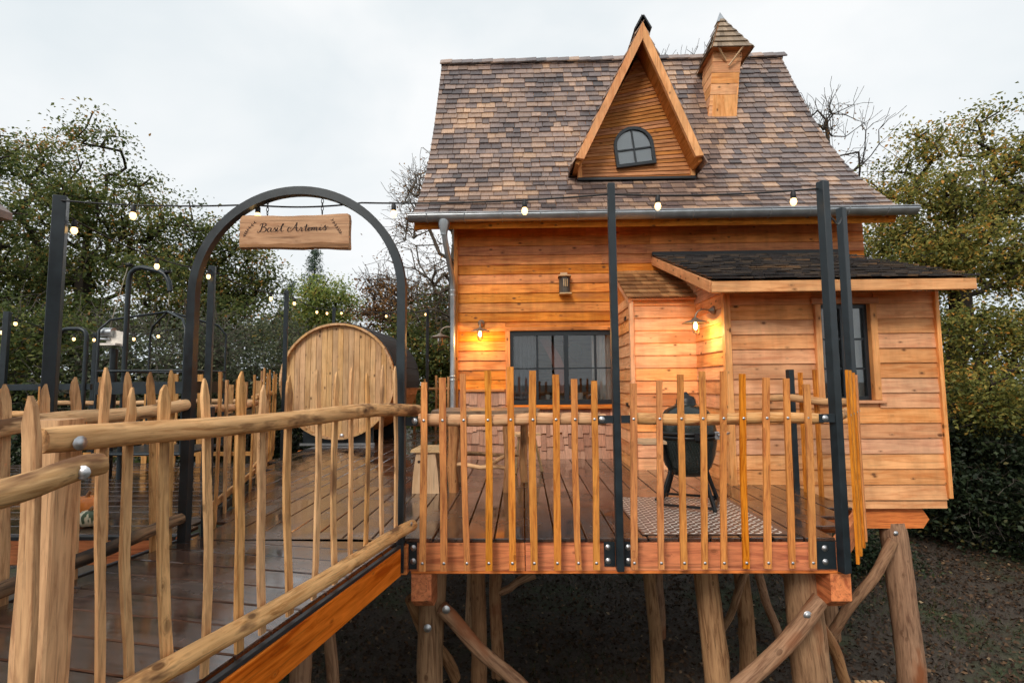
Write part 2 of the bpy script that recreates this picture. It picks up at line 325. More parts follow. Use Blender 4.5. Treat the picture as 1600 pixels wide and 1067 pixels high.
def shingle_mat(name, stops, attr, patch=0.9, rough=0.27):
    m, t, b, N, Lk = newmat(name)
    rnd = N('ShaderNodeAttribute', attribute_name='rnd').outputs['Fac'] if attr else N('ShaderNodeObjectInfo').outputs['Random']
    ge = N('ShaderNodeNewGeometry'); n = N('ShaderNodeTexNoise', inp={'Scale': patch, 'Detail': 3.0, 'Roughness': 0.6}); Lk(ge.outputs['Position'], n.inputs['Vector'])
    a = N('ShaderNodeMapRange', inp={'From Min': 0.3, 'From Max': 0.7, 'To Min': -0.12, 'To Max': 0.36}); Lk(n.outputs[0], a.inputs[0])
    s = N('ShaderNodeMath', operation='MULTIPLY_ADD'); s.inputs[1].default_value = 0.78; Lk(rnd, s.inputs[0]); Lk(a.outputs[0], s.inputs[2])
    r = ramp(N, stops); Lk(s.outputs[0], r.inputs[0])
    mp = N('ShaderNodeMapping'); mp.inputs['Scale'].default_value = (60, 6, 6); Lk(ge.outputs['Position'], mp.inputs[0])
    g = N('ShaderNodeTexNoise', inp={'Scale': 1.0, 'Detail': 4.0, 'Roughness': 0.7}); Lk(mp.outputs[0], g.inputs['Vector'])
    mr = N('ShaderNodeMapRange', inp={'From Min': 0.3, 'From Max': 0.7, 'To Min': 0.68, 'To Max': 1.2}); Lk(g.outputs[0], mr.inputs[0])
    f1 = N('ShaderNodeMath', operation='MULTIPLY'); f1.inputs[1].default_value = 9.7; Lk(rnd, f1.inputs[0]); f2 = N('ShaderNodeMath', operation='FRACT'); Lk(f1.outputs[0], f2.inputs[0])
    f3 = N('ShaderNodeMapRange', inp={'To Min': 0.72, 'To Max': 1.15}); Lk(f2.outputs[0], f3.inputs[0])
    f4 = N('ShaderNodeMath', operation='MULTIPLY'); Lk(mr.outputs[0], f4.inputs[0]); Lk(f3.outputs[0], f4.inputs[1])
    hv = N('ShaderNodeHueSaturation'); Lk(r.outputs[0], hv.inputs['Color']); Lk(f4.outputs[0], hv.inputs['Value'])
    Lk(hv.outputs[0], b.inputs['Base Color']); b.inputs['Roughness'].default_value = rough; b.inputs['Specular IOR Level'].default_value = 0.45
    bp = N('ShaderNodeBump', inp={'Strength': 0.3, 'Distance': 0.004}); Lk(g.outputs[0], bp.inputs['Height']); Lk(bp.outputs[0], b.inputs['Normal'])
    M_[name] = m; return m
def leaf_mat(name, stops, trans=0.48):
    m, t, b, N, Lk = newmat(name); o = [n for n in t.nodes if n.type == 'OUTPUT_MATERIAL'][0]
    at = N('ShaderNodeAttribute', attribute_name='rnd'); r = ramp(N, stops); Lk(at.outputs['Fac'], r.inputs[0])
    Lk(r.outputs[0], b.inputs['Base Color']); b.inputs['Roughness'].default_value = 0.55; b.inputs['Specular IOR Level'].default_value = 0.25
    tl = N('ShaderNodeBsdfTranslucent'); Lk(r.outputs[0], tl.inputs[0]); mx = N('ShaderNodeMixShader'); mx.inputs[0].default_value = trans
    Lk(b.outputs[0], mx.inputs[1]); Lk(tl.outputs[0], mx.inputs[2]); Lk(mx.outputs[0], o.inputs[0]); M_[name] = m; return m

plain('steel_paint', (0.012, 0.019, 0.024), 0.36, 0.0, 0.4, 9, 0.03, 0.45)
plain('steel_bright', (0.50, 0.50, 0.51), 0.42, 1.0, 0.2, 60)
plain('zinc', (0.44, 0.46, 0.48), 0.34, 0.85, 0.18, 6, 0.03)
plain('window_frame', (0.012, 0.016, 0.02), 0.35, 0, 0.15)
plain('cable', (0.01, 0.01, 0.011), 0.6)
plain('ceramic', (0.012, 0.018, 0.016), 0.22, 0, 0.2, 60, 0.05, 0.5)
plain('black_iron', (0.012, 0.013, 0.014), 0.4, 0.3, 0.2)
plain('felt', (0.018, 0.021, 0.024), 0.7, 0, 0.3, 25, 0.1)
plain('lamp_shade', (0.30, 0.24, 0.18), 0.45, 0.6, 0.2, 12)
plain('rope', (0.42, 0.38, 0.30), 0.8)
plain('pumpkin', (0.62, 0.17, 0.015), 0.4, 0, 0.2, 9, 0.05)
plain('curtain_white', (0.78, 0.73, 0.66), 0.9, 0, 0.08, 8)
plain('curtain_grey', (0.16, 0.17, 0.19), 0.9, 0, 0.1, 8)
plain('pink_cloth', (0.50, 0.16, 0.10), 0.85, 0, 0.15, 5)
plain('sky_tone_panel', (0.66, 0.70, 0.72), 0.7, 0, 0.05, 3)  # pale bluish colour imitates the sky reflected in the dormer glass
plain('ink', (0.035, 0.014, 0.008), 0.8)
plain('floor_dark', (0.05, 0.03, 0.02), 0.6)
plain('flashing', (0.02, 0.022, 0.025), 0.5)
plain('plate_metal', (0.20, 0.125, 0.095), 0.38, 0.35, 0.35, 3, 0.02)
plain('tread', (0.80, 0.74, 0.66), 0.4, 0.1, 0.15, 12)
plain('lamp_glass_body', (0.9, 0.8, 0.6), 0.1)
glass('pane', (0.96, 0.975, 0.98), 1.4); glass('jar', (0.97, 0.93, 0.82), 0.8)
glow('bulb_glow', (1.0, 0.62, 0.25), 2.4); glow('filament', (1.0, 0.62, 0.24), 6.0)
OR = dict(light=(0.88, 0.315, 0.06), dark=(0.58, 0.155, 0.023))
def W_house(a): return wood('house_board', a, **OR, knot=0.85, rough=0.5, var=0.2, satvar=0.0, streak=0.15, crack=0.2, stain=((0.40, 0.13, 0.03), 1.2, 0.58))
def W_annex(a): return wood('annex_board', a, (0.92, 0.44, 0.18), (0.70, 0.26, 0.085), knot=0.9, rough=0.5, var=0.18, satvar=0.04, streak=0.14, crack=0.2, stain=((0.46, 0.17, 0.06), 1.0, 0.60))
def W_dormer(a): return wood('dormer_board', a, (0.60, 0.25, 0.075), (0.38, 0.135, 0.035), knot=0.8, var=0.15)
def W_beam(a): return wood('fascia_beam', a, (0.86, 0.265, 0.058), (0.46, 0.10, 0.018), knot=0.6, rough=0.5, fine=8, var=0.1, spec=0.22)
def W_picket(a): return wood('new_picket', a, (0.80, 0.30, 0.045), (0.46, 0.125, 0.014), knot=0.25, rough=0.5, fine=20, var=0.14)
def W_split(a): return wood('split_picket', a, (0.78, 0.44, 0.185), (0.45, 0.215, 0.078), knot=0.6, rough=0.75, spec=0.2, fine=20, var=0.2, bump=0.7, satvar=0.0, stain=((0.24, 0.12, 0.055), 4.0, 0.575))
def W_gold(a): return wood('gold_picket', a, (0.60, 0.31, 0.11), (0.38, 0.165, 0.05), knot=0.4, rough=0.6, fine=18, var=0.18)
def W_log(a): return wood('peeled_log', a, (0.78, 0.46, 0.215), (0.45, 0.22, 0.085), knot=0.85, rough=0.7, spec=0.25, fine=16, var=0.12, bump=0.9, stain=((0.17, 0.08, 0.035), 6.0, 0.555))
def W_rail(a): return wood('pale_rail', a, (0.80, 0.46, 0.20), (0.55, 0.25, 0.085), knot=0.8, rough=0.55, fine=16, var=0.08, bump=0.6, stain=((0.22, 0.075, 0.03), 5.0, 0.615))
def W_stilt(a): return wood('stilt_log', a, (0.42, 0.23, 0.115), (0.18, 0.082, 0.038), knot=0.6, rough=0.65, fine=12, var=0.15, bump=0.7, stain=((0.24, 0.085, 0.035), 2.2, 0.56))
def W_deck(a): return wood('wet_deck', a, (0.085, 0.041, 0.025), (0.028, 0.0135, 0.0085), knot=0.4, fine=12, var=0.3, bump=0.16, spec=0.6, satvar=0.15, wet=(0.06, 0.30, 1.9))
def W_pale(a): return wood('pale_pine', a, (0.70, 0.46, 0.25), (0.54, 0.32, 0.15), knot=0.6, rough=0.6, var=0.12)
def W_barrel(a): return wood('barrel_spruce', a, (0.72, 0.43, 0.20), (0.55, 0.29, 0.115), knot=0.95, rough=0.6, var=0.12)
def W_sign(a): return wood('sign_slab', a, (0.60, 0.33, 0.155), (0.40, 0.19, 0.08), knot=0.2, rough=0.5, fine=10, var=0.05)
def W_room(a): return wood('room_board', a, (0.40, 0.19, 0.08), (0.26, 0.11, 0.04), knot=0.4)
SH = [(0.0, (0.088, 0.068, 0.066)), (0.22, (0.165, 0.122, 0.113)), (0.45, (0.245, 0.176, 0.15)), (0.66, (0.34, 0.23, 0.178)), (0.84, (0.45, 0.29, 0.2)), (1.0, (0.55, 0.345, 0.215))]
shingle_mat('roof_shingle', SH, False); shingle_mat('roof_shingle_field', SH, True)
SA = [(0.0, (0.030, 0.028, 0.030)), (0.5, (0.065, 0.055, 0.052)), (0.85, (0.12, 0.085, 0.06)), (1.0, (0.22, 0.12, 0.06))]
shingle_mat('annex_shingle', SA, False); shingle_mat('annex_shingle_field', SA, True)
SW = [(0.0, (0.38, 0.16, 0.09)), (0.5, (0.52, 0.26, 0.16)), (1.0, (0.62, 0.34, 0.22))]
shingle_mat('wall_shingle', SW, False, 0.7, 0.6)
SS = [(0.0, (0.26, 0.11, 0.04)), (0.6, (0.42, 0.20, 0.075)), (1.0, (0.52, 0.28, 0.12))]
shingle_mat('tan_shingle', SS, False, 0.7, 0.55); shingle_mat('tan_shingle_field', SS, True, 0.7, 0.55)

# ------------------------------------------------------------------ ground
GZ = -3.1
def ground_z(x, y):
    return GZ + 0.10*np.sin(x*0.31+1.0)*np.cos(y*0.27) + 0.05*np.sin(x*0.9+y*0.7) + np.clip((y-14)*0.035, 0, 1.2)
m, t, b, N, Lk = newmat('forest_floor')
tc = N('ShaderNodeNewGeometry'); P = tc.outputs['Position']
n1 = N('ShaderNodeTexNoise', inp={'Scale': 0.55, 'Detail': 5.0, 'Roughness': 0.6}); Lk(P, n1.inputs['Vector'])
n2 = N('ShaderNodeTexNoise', inp={'Scale': 16.0, 'Detail': 6.0, 'Roughness': 0.75}); Lk(P, n2.inputs['Vector'])
r1 = ramp(N, [(0.3, (0.034, 0.027, 0.021)), (0.55, (0.08, 0.060, 0.044)), (0.8, (0.15, 0.105, 0.07))]); Lk(n2.outputs[0], r1.inputs[0])
r2 = ramp(N, [(0.3, (0.026, 0.038, 0.014)), (0.7, (0.075, 0.10, 0.035))]); Lk(n2.outputs[0], r2.inputs[0])
r3 = ramp(N, [(0.5, 0.0), (0.62, 0.8)]); Lk(n1.outputs[0], r3.inputs[0])
x = N('ShaderNodeMix', data_type='RGBA'); Lk(r3.outputs[0], x.inputs[0]); Lk(r1.outputs[0], x.inputs[6]); Lk(r2.outputs[0], x.inputs[7]); Lk(x.outputs[2], b.inputs['Base Color'])
b.inputs['Roughness'].default_value = 0.85; bp = N('ShaderNodeBump', inp={'Strength': 0.9, 'Distance': 0.04}); Lk(n2.outputs[0], bp.inputs['Height']); Lk(bp.outputs[0], b.inputs['Normal'])
M_['forest_floor'] = m
ax = np.concatenate([[-600, -300, -150, -80, -50], np.linspace(-34, 34, 69), [50, 80, 150, 300, 600]])
ay = np.concatenate([[-600, -300, -120, -40], np.linspace(-12, 46, 59), [60, 90, 160, 300, 700]])
gx, gy = np.meshgrid(ax, ay); gz = ground_z(gx, gy); nx, ny = len(ax), len(ay)
gv = np.stack([gx.ravel(), gy.ravel(), gz.ravel()], 1)
gf = [(j*nx+i, j*nx+i+1, (j+1)*nx+i+1, (j+1)*nx+i) for j in range(ny-1) for i in range(nx-1)]
g = link('ground', mesh_from('ground', gv, gf, [True]*len(gf)), m, None, (0, 0, 0)); g['kind'] = 'structure'

# ------------------------------------------------------------------ terrace deck
FY = 4.45                                                              # front of the terrace
ter = thing('terrace_deck', 'wet brown plank terrace on log stilts in front of the wooden house', 'deck', (0, 6.5, GZ))
def plank(parent, p0, p1, wd, th, ax, name='plank'):
    mb = MB(); p0 = np.asarray(p0, float); p1 = np.asarray(p1, float); mb.beam(p0, p1, wd, th, ch=0.006); return mb.build(name, W_deck(ax), parent)
PW = 0.26
kx = -2.86
while kx < 3.2:
    xc = kx+PW/2; y0 = FY
    if xc > 2.5: y0 = FY + max(0, (xc+PW/2-2.60))*1.27+0.02
    y1 = 14.6 if xc < -1.2 else 9.1
    if xc > 2.6: y1 = 6.75
    z = -0.016+RNG.uniform(-0.0015, 0.0015)
    if y1-y0 > 4.0:
        cut = y0+RNG.uniform(2.6, 3.9); plank(ter, (xc, y0, z), (xc, cut-0.002, z), PW-0.012, 0.032, 'y'); y0 = cut+0.002
    if y1-y0 > 4.2:
        cut = y0+RNG.uniform(2.2, 3.9); plank(ter, (xc, y0, z), (xc, cut-0.002, z), PW-0.012, 0.032, 'y'); y0 = cut+0.002
    if y1 > y0+0.05: plank(ter, (xc, y0, z), (xc, y1, z), PW-0.012, 0.032, 'y')
    kx += PW
# the wedge of terrace left of the arch, under the railing beside the barrel
for i in range(6):
    xc = -2.86-PW/2-i*PW; plank(ter, (xc, 4.62+(-2.86-xc)*2.9, -0.016), (xc, 14.6, -0.016), PW-0.012, 0.032, 'y')
for (a, b_) in ((-0.98, 0.0), (0.006, 2.62)):                          # front fascia, two lengths
    MB().cbox(((a+b_)/2, FY+0.045, -0.155), (b_-a, 0.07, 0.235), 0.006).build('fascia_beam', W_beam('x'), ter)
MB().box((-0.98, FY+0.012, -0.036), (2.62, FY+0.09, -0.0325)).build('edge_strip', M_['flashing'], ter)
MB().cbox((0.86, FY+0.08, -0.285), (3.66, 0.13, 0.022), 0.004).build('soffit_board', W_beam('x'), ter)
piece('fascia_beam', (2.62, FY+0.05, -0.155), (3.40, FY+1.0, -0.155), 0.07, 0.235, W_beam('z'), ter, ch=0.006)
piece('fascia_beam', (3.42, FY+1.0, -0.155), (3.42, 6.6, -0.155), 0.07, 0.235, W_beam('z'), ter, ch=0.006)
piece('fascia_beam', (-2.86, FY+0.05, -0.155), (-1.02, FY+0.05, -0.155), 0.07, 0.235, W_beam('z'), ter, ch=0.006)
for y in (5.6, 7.0, 8.4, 10.5, 12.8): MB().cbox((0.3 if y < 9 else -2.9, y, -0.16), (6.1 if y < 9 else 3.4, 0.09, 0.24), 0.006).build('joist', W_beam('x'), ter)
for y in (5.75, 7.35):                                                 # heavy bearers on the stilts
    MB().cbox((0.9, y, -0.41), (3.9, 0.2, 0.24), 0.01).build('bearer', W_beam('x'), ter)
for (xx, y) in ((-0.88, 4.62), (2.63, 4.62)):
    mb = MB(); mb.prism([(4.47, -0.30), (4.47, -0.52), (4.62, -0.62), (7.0, -0.62), (7.0, -0.30)], lambda u, v, q: V(q, u, v), xx-0.085, xx+0.085); mb.build('bearer', W_beam('y'), ter)
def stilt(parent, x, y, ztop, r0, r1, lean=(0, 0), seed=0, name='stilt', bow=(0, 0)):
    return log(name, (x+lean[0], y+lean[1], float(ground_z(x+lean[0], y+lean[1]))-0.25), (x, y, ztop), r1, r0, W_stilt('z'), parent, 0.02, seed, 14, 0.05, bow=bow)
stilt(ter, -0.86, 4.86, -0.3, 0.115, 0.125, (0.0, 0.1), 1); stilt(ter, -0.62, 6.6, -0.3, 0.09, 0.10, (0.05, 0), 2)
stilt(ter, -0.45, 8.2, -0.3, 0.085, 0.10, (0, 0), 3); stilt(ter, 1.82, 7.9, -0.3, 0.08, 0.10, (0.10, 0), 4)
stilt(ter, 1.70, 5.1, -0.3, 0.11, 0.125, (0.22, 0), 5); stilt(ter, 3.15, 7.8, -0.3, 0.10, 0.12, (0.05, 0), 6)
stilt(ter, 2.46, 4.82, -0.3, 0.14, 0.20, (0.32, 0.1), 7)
def brace(parent, p0, p1, r, seed, bow=(0, 0)): return log('brace', p0, p1, r, r*0.95, W_stilt('z'), parent, 0.018, seed, 10, 0.06, bow=bow)
brace(ter, atY(688, 950, 4.72), atY(850, 1110, 4.95), 0.065, 11); brace(ter, atY(637, 935, 4.95), atY(712, 1060, 5.35), 0.06, 12)
brace(ter, atY(1280, 935, 4.55), atY(1090, 1140, 4.45), 0.072, 13, (0.03, 0)); brace(ter, atY(1272, 955, 5.3), atY(1345, 1110, 5.9), 0.06, 14)
brace(ter, atY(1165, 893, 7.0), atY(1128, 990, 7.4), 0.05, 15); brace(ter, atY(1182, 893, 7.6), atY(1222, 1010, 7.9), 0.06, 16)
brace(ter, atY(835, 896, 8.3), atY(775, 928, 8.2), 0.06, 17)
for p in ((668, 981, 4.72), (1262, 961, 4.46), (697, 952, 4.64)): bolt(atY(*p), (0, -1, 0), ter, 0.024)

# ------------------------------------------------------------------ footbridge
BD = V(0.193, 0.981, 0); BN = V(0.981, -0.193, 0)                      # along and across the bridge
BR0 = V(-1.06, 4.40, 0)                                                # right edge at the terrace
BWID = 1.80
bri = thing('footbridge', 'wet plank footbridge with orange side beam leading to the arch', 'bridge', (-2.1, 2.5, GZ))
for i in range(17):
    s = -0.16-0.26*i; p1 = BR0+BD*s; p0 = p1-BN*(BWID+0.02); z = -0.017+RNG.uniform(-0.002, 0.002)
    mb = MB(); mb.beam((p0[0], p0[1], z), (p1[0], p1[1], z), 0.248, 0.032, ch=0.006)
    ob = mb.build('plank', None, bri); o0 = WORLD[ob.name]
    an = math.atan2(-0.193, 0.981); Rm = np.array([[math.cos(-an), -math.sin(-an), 0], [math.sin(-an), math.cos(-an), 0], [0, 0, 1]])
    for v_ in ob.data.vertices: v_.co = Rm @ np.array(v_.co)
    ob.rotation_euler = (0, 0, an); ob.data.materials.append(W_deck('x'))
mb = MB(); c0 = BR0-BN*(BWID+0.02); q0 = BR0+BD*-0.032; q1 = c0+BD*-0.032                          # wedge plank where bridge meets terrace
mb.hexa([(q1[0], q1[1], -0.033), (q0[0], q0[1], -0.033), (-1.06, 4.445, -0.033), (-2.84, 4.445, -0.033), (q1[0], q1[1], -0.001), (q0[0], q0[1], -0.001), (-1.06, 4.445, -0.001), (-2.84, 4.445, -0.001)]).build('plank', W_deck('x'), bri)
for sgn, off in ((1, 0.0), (-1, -BWID-0.04)):
    a = BR0+BN*(off+0.030*sgn)+BD*-0.1; c = a-BD*4.6
    piece('side_beam', (a[0], a[1], -0.14), (c[0], c[1], -0.14), 0.075, 0.22, W_beam('z'), bri, ch=0.005)
    a = a+BN*0.024*sgn
    piece('edge_strip', (a[0], a[1], -0.015), (c[0], c[1], -0.015), 0.032, 0.024, M_['flashing'], bri, ch=0.002)
MB().cbox((-1.07, 4.44, -0.16), (0.17, 0.10, 0.24), 0.006).build('end_block', W_beam('x'), bri)
for (x, y, ln, sd) in ((-1.72, 4.0, (0, 0.2), 21), (-2.6, 4.0, (-0.1, 0.1), 22), (-2.3, 1.6, (0, 0), 23)): stilt(bri, x, y, -0.26, 0.075, 0.09, ln, sd)
brace(bri, V(-1.62, 4.2, -0.4), V(-1.58, 4.9, -2.9), 0.05, 24)

# ------------------------------------------------------------------ the tree house
H = thing('tree_house', 'orange timber house on stilts with steep shingle roof, pointed dormer and annex', 'house', (2.4, 10.5, GZ))
WY = 8.9; WX0, WX1 = -1.15, 5.95
def clap(parent, P0, U, NRM, u1, z0, z1, pitch, mat, holes=(), seed=0, lo=2.2, hi=4.2, clip=None, th=0.025):
    """Lapped boards: every board its own mesh."""
    rg = random.Random(seed); P0 = np.asarray(P0, float); U = np.asarray(U, float); NRM = np.asarray(NRM, float)
    z = z0
    while z < z1-0.01:
        zt = min(z+pitch, z1); spans = [(0.0, u1)]
        for (a, b_, c, d) in holes:
            if c < zt-0.02 and d > z+0.02:
                ns = []
                for (s, e) in spans:
                    if b_ <= s or a >= e: ns.append((s, e)); continue
                    if a > s: ns.append((s, a))
                    if b_ < e: ns.append((b_, e))
                spans = ns
        for (s, e) in spans:
            cuts = [s]
            while e-cuts[-1] > hi: cuts.append(cuts[-1]+rg.uniform(lo, min(hi, e-cuts[-1]-0.4)))
            cuts.append(e)
            for a, b_ in zip(cuts[:-1], cuts[1:]):
                if b_-a < 0.02: continue
                mb = MB(); pts = []
                w0, w1 = rg.uniform(-0.002, 0.003), rg.uniform(-0.002, 0.003)
                for (u, q) in ((a+0.001, w0), (b_-0.001, w1)):
                    for (zz, t_) in ((z-0.012, 0.0), (z-0.012, th+q), (z-0.006, th+0.003+q), (zt, 0.008), (zt, 0.0)): pts.append(P0+U*u+NRM*t_+V(0, 0, zz))
                mb.add(pts, [(0,1,2,3,4), (9,8,7,6,5), (0,5,6,1), (1,6,7,2), (2,7,8,3), (3,8,9,4), (4,9,5,0)])
                mb.build('wall_board', mat, parent)
        z = zt
WB = (-0.30, 1.66, 0.86, 2.27)                                        # main window with its trim
mb = MB(); y0, y1 = WY, WY+0.16
mb.box((WX0, y0, -0.25), (WB[0]+0.06, y1, 4.45)); mb.box((WB[1], y0, -0.25), (WX1, y1, 4.45)); mb.box((WB[0]+0.06, y0, -0.25), (WB[1], y1, WB[2]+0.02)); mb.box((WB[0]+0.06, y0, WB[3]-0.04), (WB[1], y1, 4.45))
front = mb.build('wall', W_house('x'), H)
GAB = [(WY+0.16, -0.25), (14.4, -0.25), (14.4, 4.45), (11.8, 8.65), (11.1, 7.5), (10.6, 6.55), (10.1, 5.72), (9.6, 5.04), (WY+0.16, 4.45)]
mb = MB()
for xw in (WX0, WX1-0.14): mb.prism(GAB, lambda u, v, q: V(q, u, v), xw, xw+0.14)
mb.box((WX0+0.14, 14.26, -0.25), (WX1-0.14, 14.4, 4.45)); mb.box((WX0, WY-0.1, -0.45), (WX1, 14.4, -0.25)); mb.build('side_wall', W_house('y'), H)
clap(front, (WX0, WY, 0), (1, 0, 0), (0, -1, 0), WX1-WX0, 1.2, 4.4, 0.168, W_house('x'), [(WB[0]-WX0, WB[1]-WX0+0.02, 0.0, WB[3]), (1.62-WX0, 2.66-WX0, 0, 2.9), (2.62-WX0, 9, 0, 3.2)], 4)
clap(front, (WB[0]+0.02, WY, 0), (1, 0, 0), (0, -1, 0), WB[1]-WB[0], WB[3], WB[3]+0.02, 0.168, W_house('x'), (), 5)
MB().cbox((WX0-0.01, WY-0.02, 2.1), (0.07, 0.10, 4.3), 0.005).build('corner_board', W_house('z'), H)
MB().cbox(((WX0+WB[0])/2+0.02, WY-0.035, 1.175), (WB[0]-WX0-0.08, 0.05, 0.045), 0.004).build('ledge', W_house('x'), H)
# shingle skirt on the lower wall
def unit_shingle(key, mat):
    k = 'mesh_'+key
    if k not in bpy.data.meshes:
        mesh_from(k, [(-.5,0,0),(.5,0,0),(.5,1,0),(-.5,1,0),(-.5,0,1),(.5,0,1),(.5,1,.3),(-.5,1,.3)], [(0,3,2,1),(4,5,6,7),(0,1,5,4),(1,2,6,5),(2,3,7,6),(3,0,4,7)]).materials.append(M_[mat])
    return bpy.data.meshes[k]
def shingle_at(parent, key, mat, p, Ux, T, Nn, wd, ln, th, name):
    M = Matrix((Vector(Ux), Vector(T), Vector(Nn))).transposed()
    return link(name, unit_shingle(key, mat), None, parent, p, M.to_euler(), (wd, ln, th))
def shingle_add(mb, p, Ux, T, Nn, wd, ln, th, a):
    q = []
    for (x, y, z) in ((-.5,0,0),(.5,0,0),(.5,1,0),(-.5,1,0),(-.5,0,1),(.5,0,1),(.5,1,.3),(-.5,1,.3)): q.append(p+Ux*x*wd+T*y*ln+Nn*z*th)
    mb.hexa(q, a)
def course(p0, p1, rg, lo, hi):
    p0 = np.asarray(p0, float); p1 = np.asarray(p1, float); ln = np.linalg.norm(p1-p0); U = (p1-p0)/ln; s = -rg.uniform(0, lo*0.6); r = []
    while s < ln-0.01:
        wv = rg.uniform(lo, hi); a, b_ = max(0, s), min(ln, s+wv)
        if b_-a > 0.02: r.append((p0+U*(a+b_)/2, U, b_-a-0.004))
        s += wv
    return r
rg = random.Random(3)
for (xa, xb, za, zb) in ((WX0+0.03, WB[0]-0.005, 0.0, 1.15), (WB[0], 1.66, 0.0, 0.83)):
    nrow = max(1, round((zb-za)/0.21)); e = (zb-za)/nrow
    for i in range(nrow):
        for (p, U, wd) in course((xa, WY-0.001, za+i*e), (xb, WY-0.001, za+i*e), rg, 0.06, 0.17):
            ti = 0.07; T = V(0, math.sin(ti), math.cos(ti)); Nn = V(0, -math.cos(ti), math.sin(ti))
            dz = rg.choice((-0.05, 0.0, 0.0, 0.03))+rg.uniform(-0.015, 0.015) if i else 0
            shingle_at(front, 'wall_shingle', 'wall_shingle', p+V(0, -0.022-rg.uniform(0, 0.007), dz), U, T, Nn, wd, e*1.15-dz*0.5, 0.02, 'wall_shingle')
# main window
win = MB(); X0, X1, Z0, Z1 = -0.22, 1.64, 0.925, 2.19; yf = WY-0.01
for (a, b_) in (((X0, Z0), (X1, Z0+0.075)), ((X0, Z1-0.07), (X1, Z1)), ((X0, Z0+0.075), (X0+0.06, Z1-0.07)), ((X1-0.06, Z0+0.075), (X1, Z1-0.07)), ((0.715, Z0+0.075), (0.79, Z1-0.07))): win.box((a[0], yf, a[1]), (b_[0], yf+0.09, b_[1]))
wo = win.build('window', M_['window_frame'], H); wo['label'] = 'wide black framed window with curtains behind the glass'
zm = 1.545
for (a, b_) in (((X0+0.06, zm-0.012), (0.715, zm+0.012)), ((0.79, zm-0.012), (X1-0.06, zm+0.012))): MB().box((a[0], yf+0.014, a[1]), (b_[0], yf+0.06, b_[1])).build('glazing_bar', M_['window_frame'], wo)
for xx in (0.25, 1.26):
    for (za, zb) in ((Z0+0.075, zm-0.012), (zm+0.012, Z1-0.07)): MB().box((xx-0.018, yf+0.016, za), (xx+0.018, yf+0.058, zb)).build('glazing_bar', M_['window_frame'], wo)
for (xa, xb) in ((X0+0.06, 0.232), (0.268, 0.715), (0.79, 1.242), (1.278, X1-0.06)):
    for (za, zb) in ((Z0+0.075, zm-0.012), (zm+0.012, Z1-0.07)): MB().box((xa, yf+0.036, za), (xb, yf+0.042, zb)).build('pane', M_['pane'], wo)
for (a, b_, ax_) in (((WB[0], Z0-0.03), (X0, Z1+0.01), 'z'), ((X1, Z0-0.03), (X1+0.05, Z1+0.01), 'z'), ((WB[0], Z1+0.012), (X1+0.06, WB[3]), 'x'), ((WB[0], WB[2]-0.02), (X1+0.05, Z0-0.004), 'x')):
    MB().cbox(((a[0]+b_[0])/2, WY-0.015, (a[1]+b_[1])/2), (b_[0]-a[0], 0.10, b_[1]-a[1]), 0.004).build('window_trim', W_house(ax_), H)
MB().cbox((0.68, WY-0.05, 0.872), (2.1, 0.14, 0.035), 0.004).build('window_sill', W_house('x'), H)
# what shows through it: a lined room
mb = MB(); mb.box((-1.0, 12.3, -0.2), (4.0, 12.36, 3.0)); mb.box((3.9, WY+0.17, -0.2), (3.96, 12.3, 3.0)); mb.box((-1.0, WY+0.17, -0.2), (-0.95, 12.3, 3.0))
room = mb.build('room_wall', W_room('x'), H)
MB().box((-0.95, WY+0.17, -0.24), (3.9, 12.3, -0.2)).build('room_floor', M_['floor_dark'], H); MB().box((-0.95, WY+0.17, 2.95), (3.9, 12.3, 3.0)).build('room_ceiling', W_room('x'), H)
def curtain(xa, xb, y, za, zb, mat, amp=0.03, nf=9):
    mb = MB(); n = 60; v = []
    for i in range(n+1):
        u = i/n; x = xa+(xb-xa)*u; yy = y+amp*math.sin(u*nf*6.283)+0.4*amp*math.sin(u*nf*2.3*6.283+1)
        v += [(x, yy, za), (x, yy, zb)]
    mb.add(v, [(2*i, 2*i+2, 2*i+3, 2*i+1) for i in range(n)], True); return mb.build('curtain', mat, H)
curtain(-0.2, 0.26, WY+0.2, 0.7, 2.3, M_['curtain_grey'], 0.03, 5); curtain(1.22, 1.72, WY+0.19, 0.7, 2.3, M_['curtain_white'], 0.025, 6)
mb = MB(); v = []; 
for i in range(9):
    u = i/8; xa = 0.30+0.40*u+0.05*math.sin(u*4); v += [(xa, WY+0.5+0.05*math.sin(u*9), 2.1-1.0*u), (xa+0.20*(1-0.3*abs(u-0.4)), WY+0.52+0.05*math.cos(u*7), 2.13-1.0*u)]
mb.add(v, [(2*i, 2*i+2, 2*i+3, 2*i+1) for i in range(8)], True); mb.build('hanging_cloth', M_['pink_cloth'], H)
MB().box((0.1, WY+0.45, 0.95), (1.5, WY+0.95, 0.99)).build('worktop', W_pale('x'), H)
for i, (xx, r, h) in enumerate(((0.45, 0.05, 0.09), (0.9, 0.07, 0.07), (1.05, 0.06, 0.12), (1.2, 0.05, 0.08))): MB().lathe([(r*0.7, 0), (r, h*0.6), (r*0.9, h)], (xx, WY+0.65, 0.99), 14).build('bowl', M_['pumpkin'] if i % 2 else M_['curtain_white'], H)
mb = MB(); mb.lathe([(0.0001, 0), (0.13, 0.01), (0.15, 0.05)], (0, 0, 0), 20); pn = link('frying_pan', mesh_from('frying_pan', mb.v, mb.f, mb.s), M_['black_iron'], H, (0.98, WY+0.9, 1.88), (1.4, 0.3, 0.2))

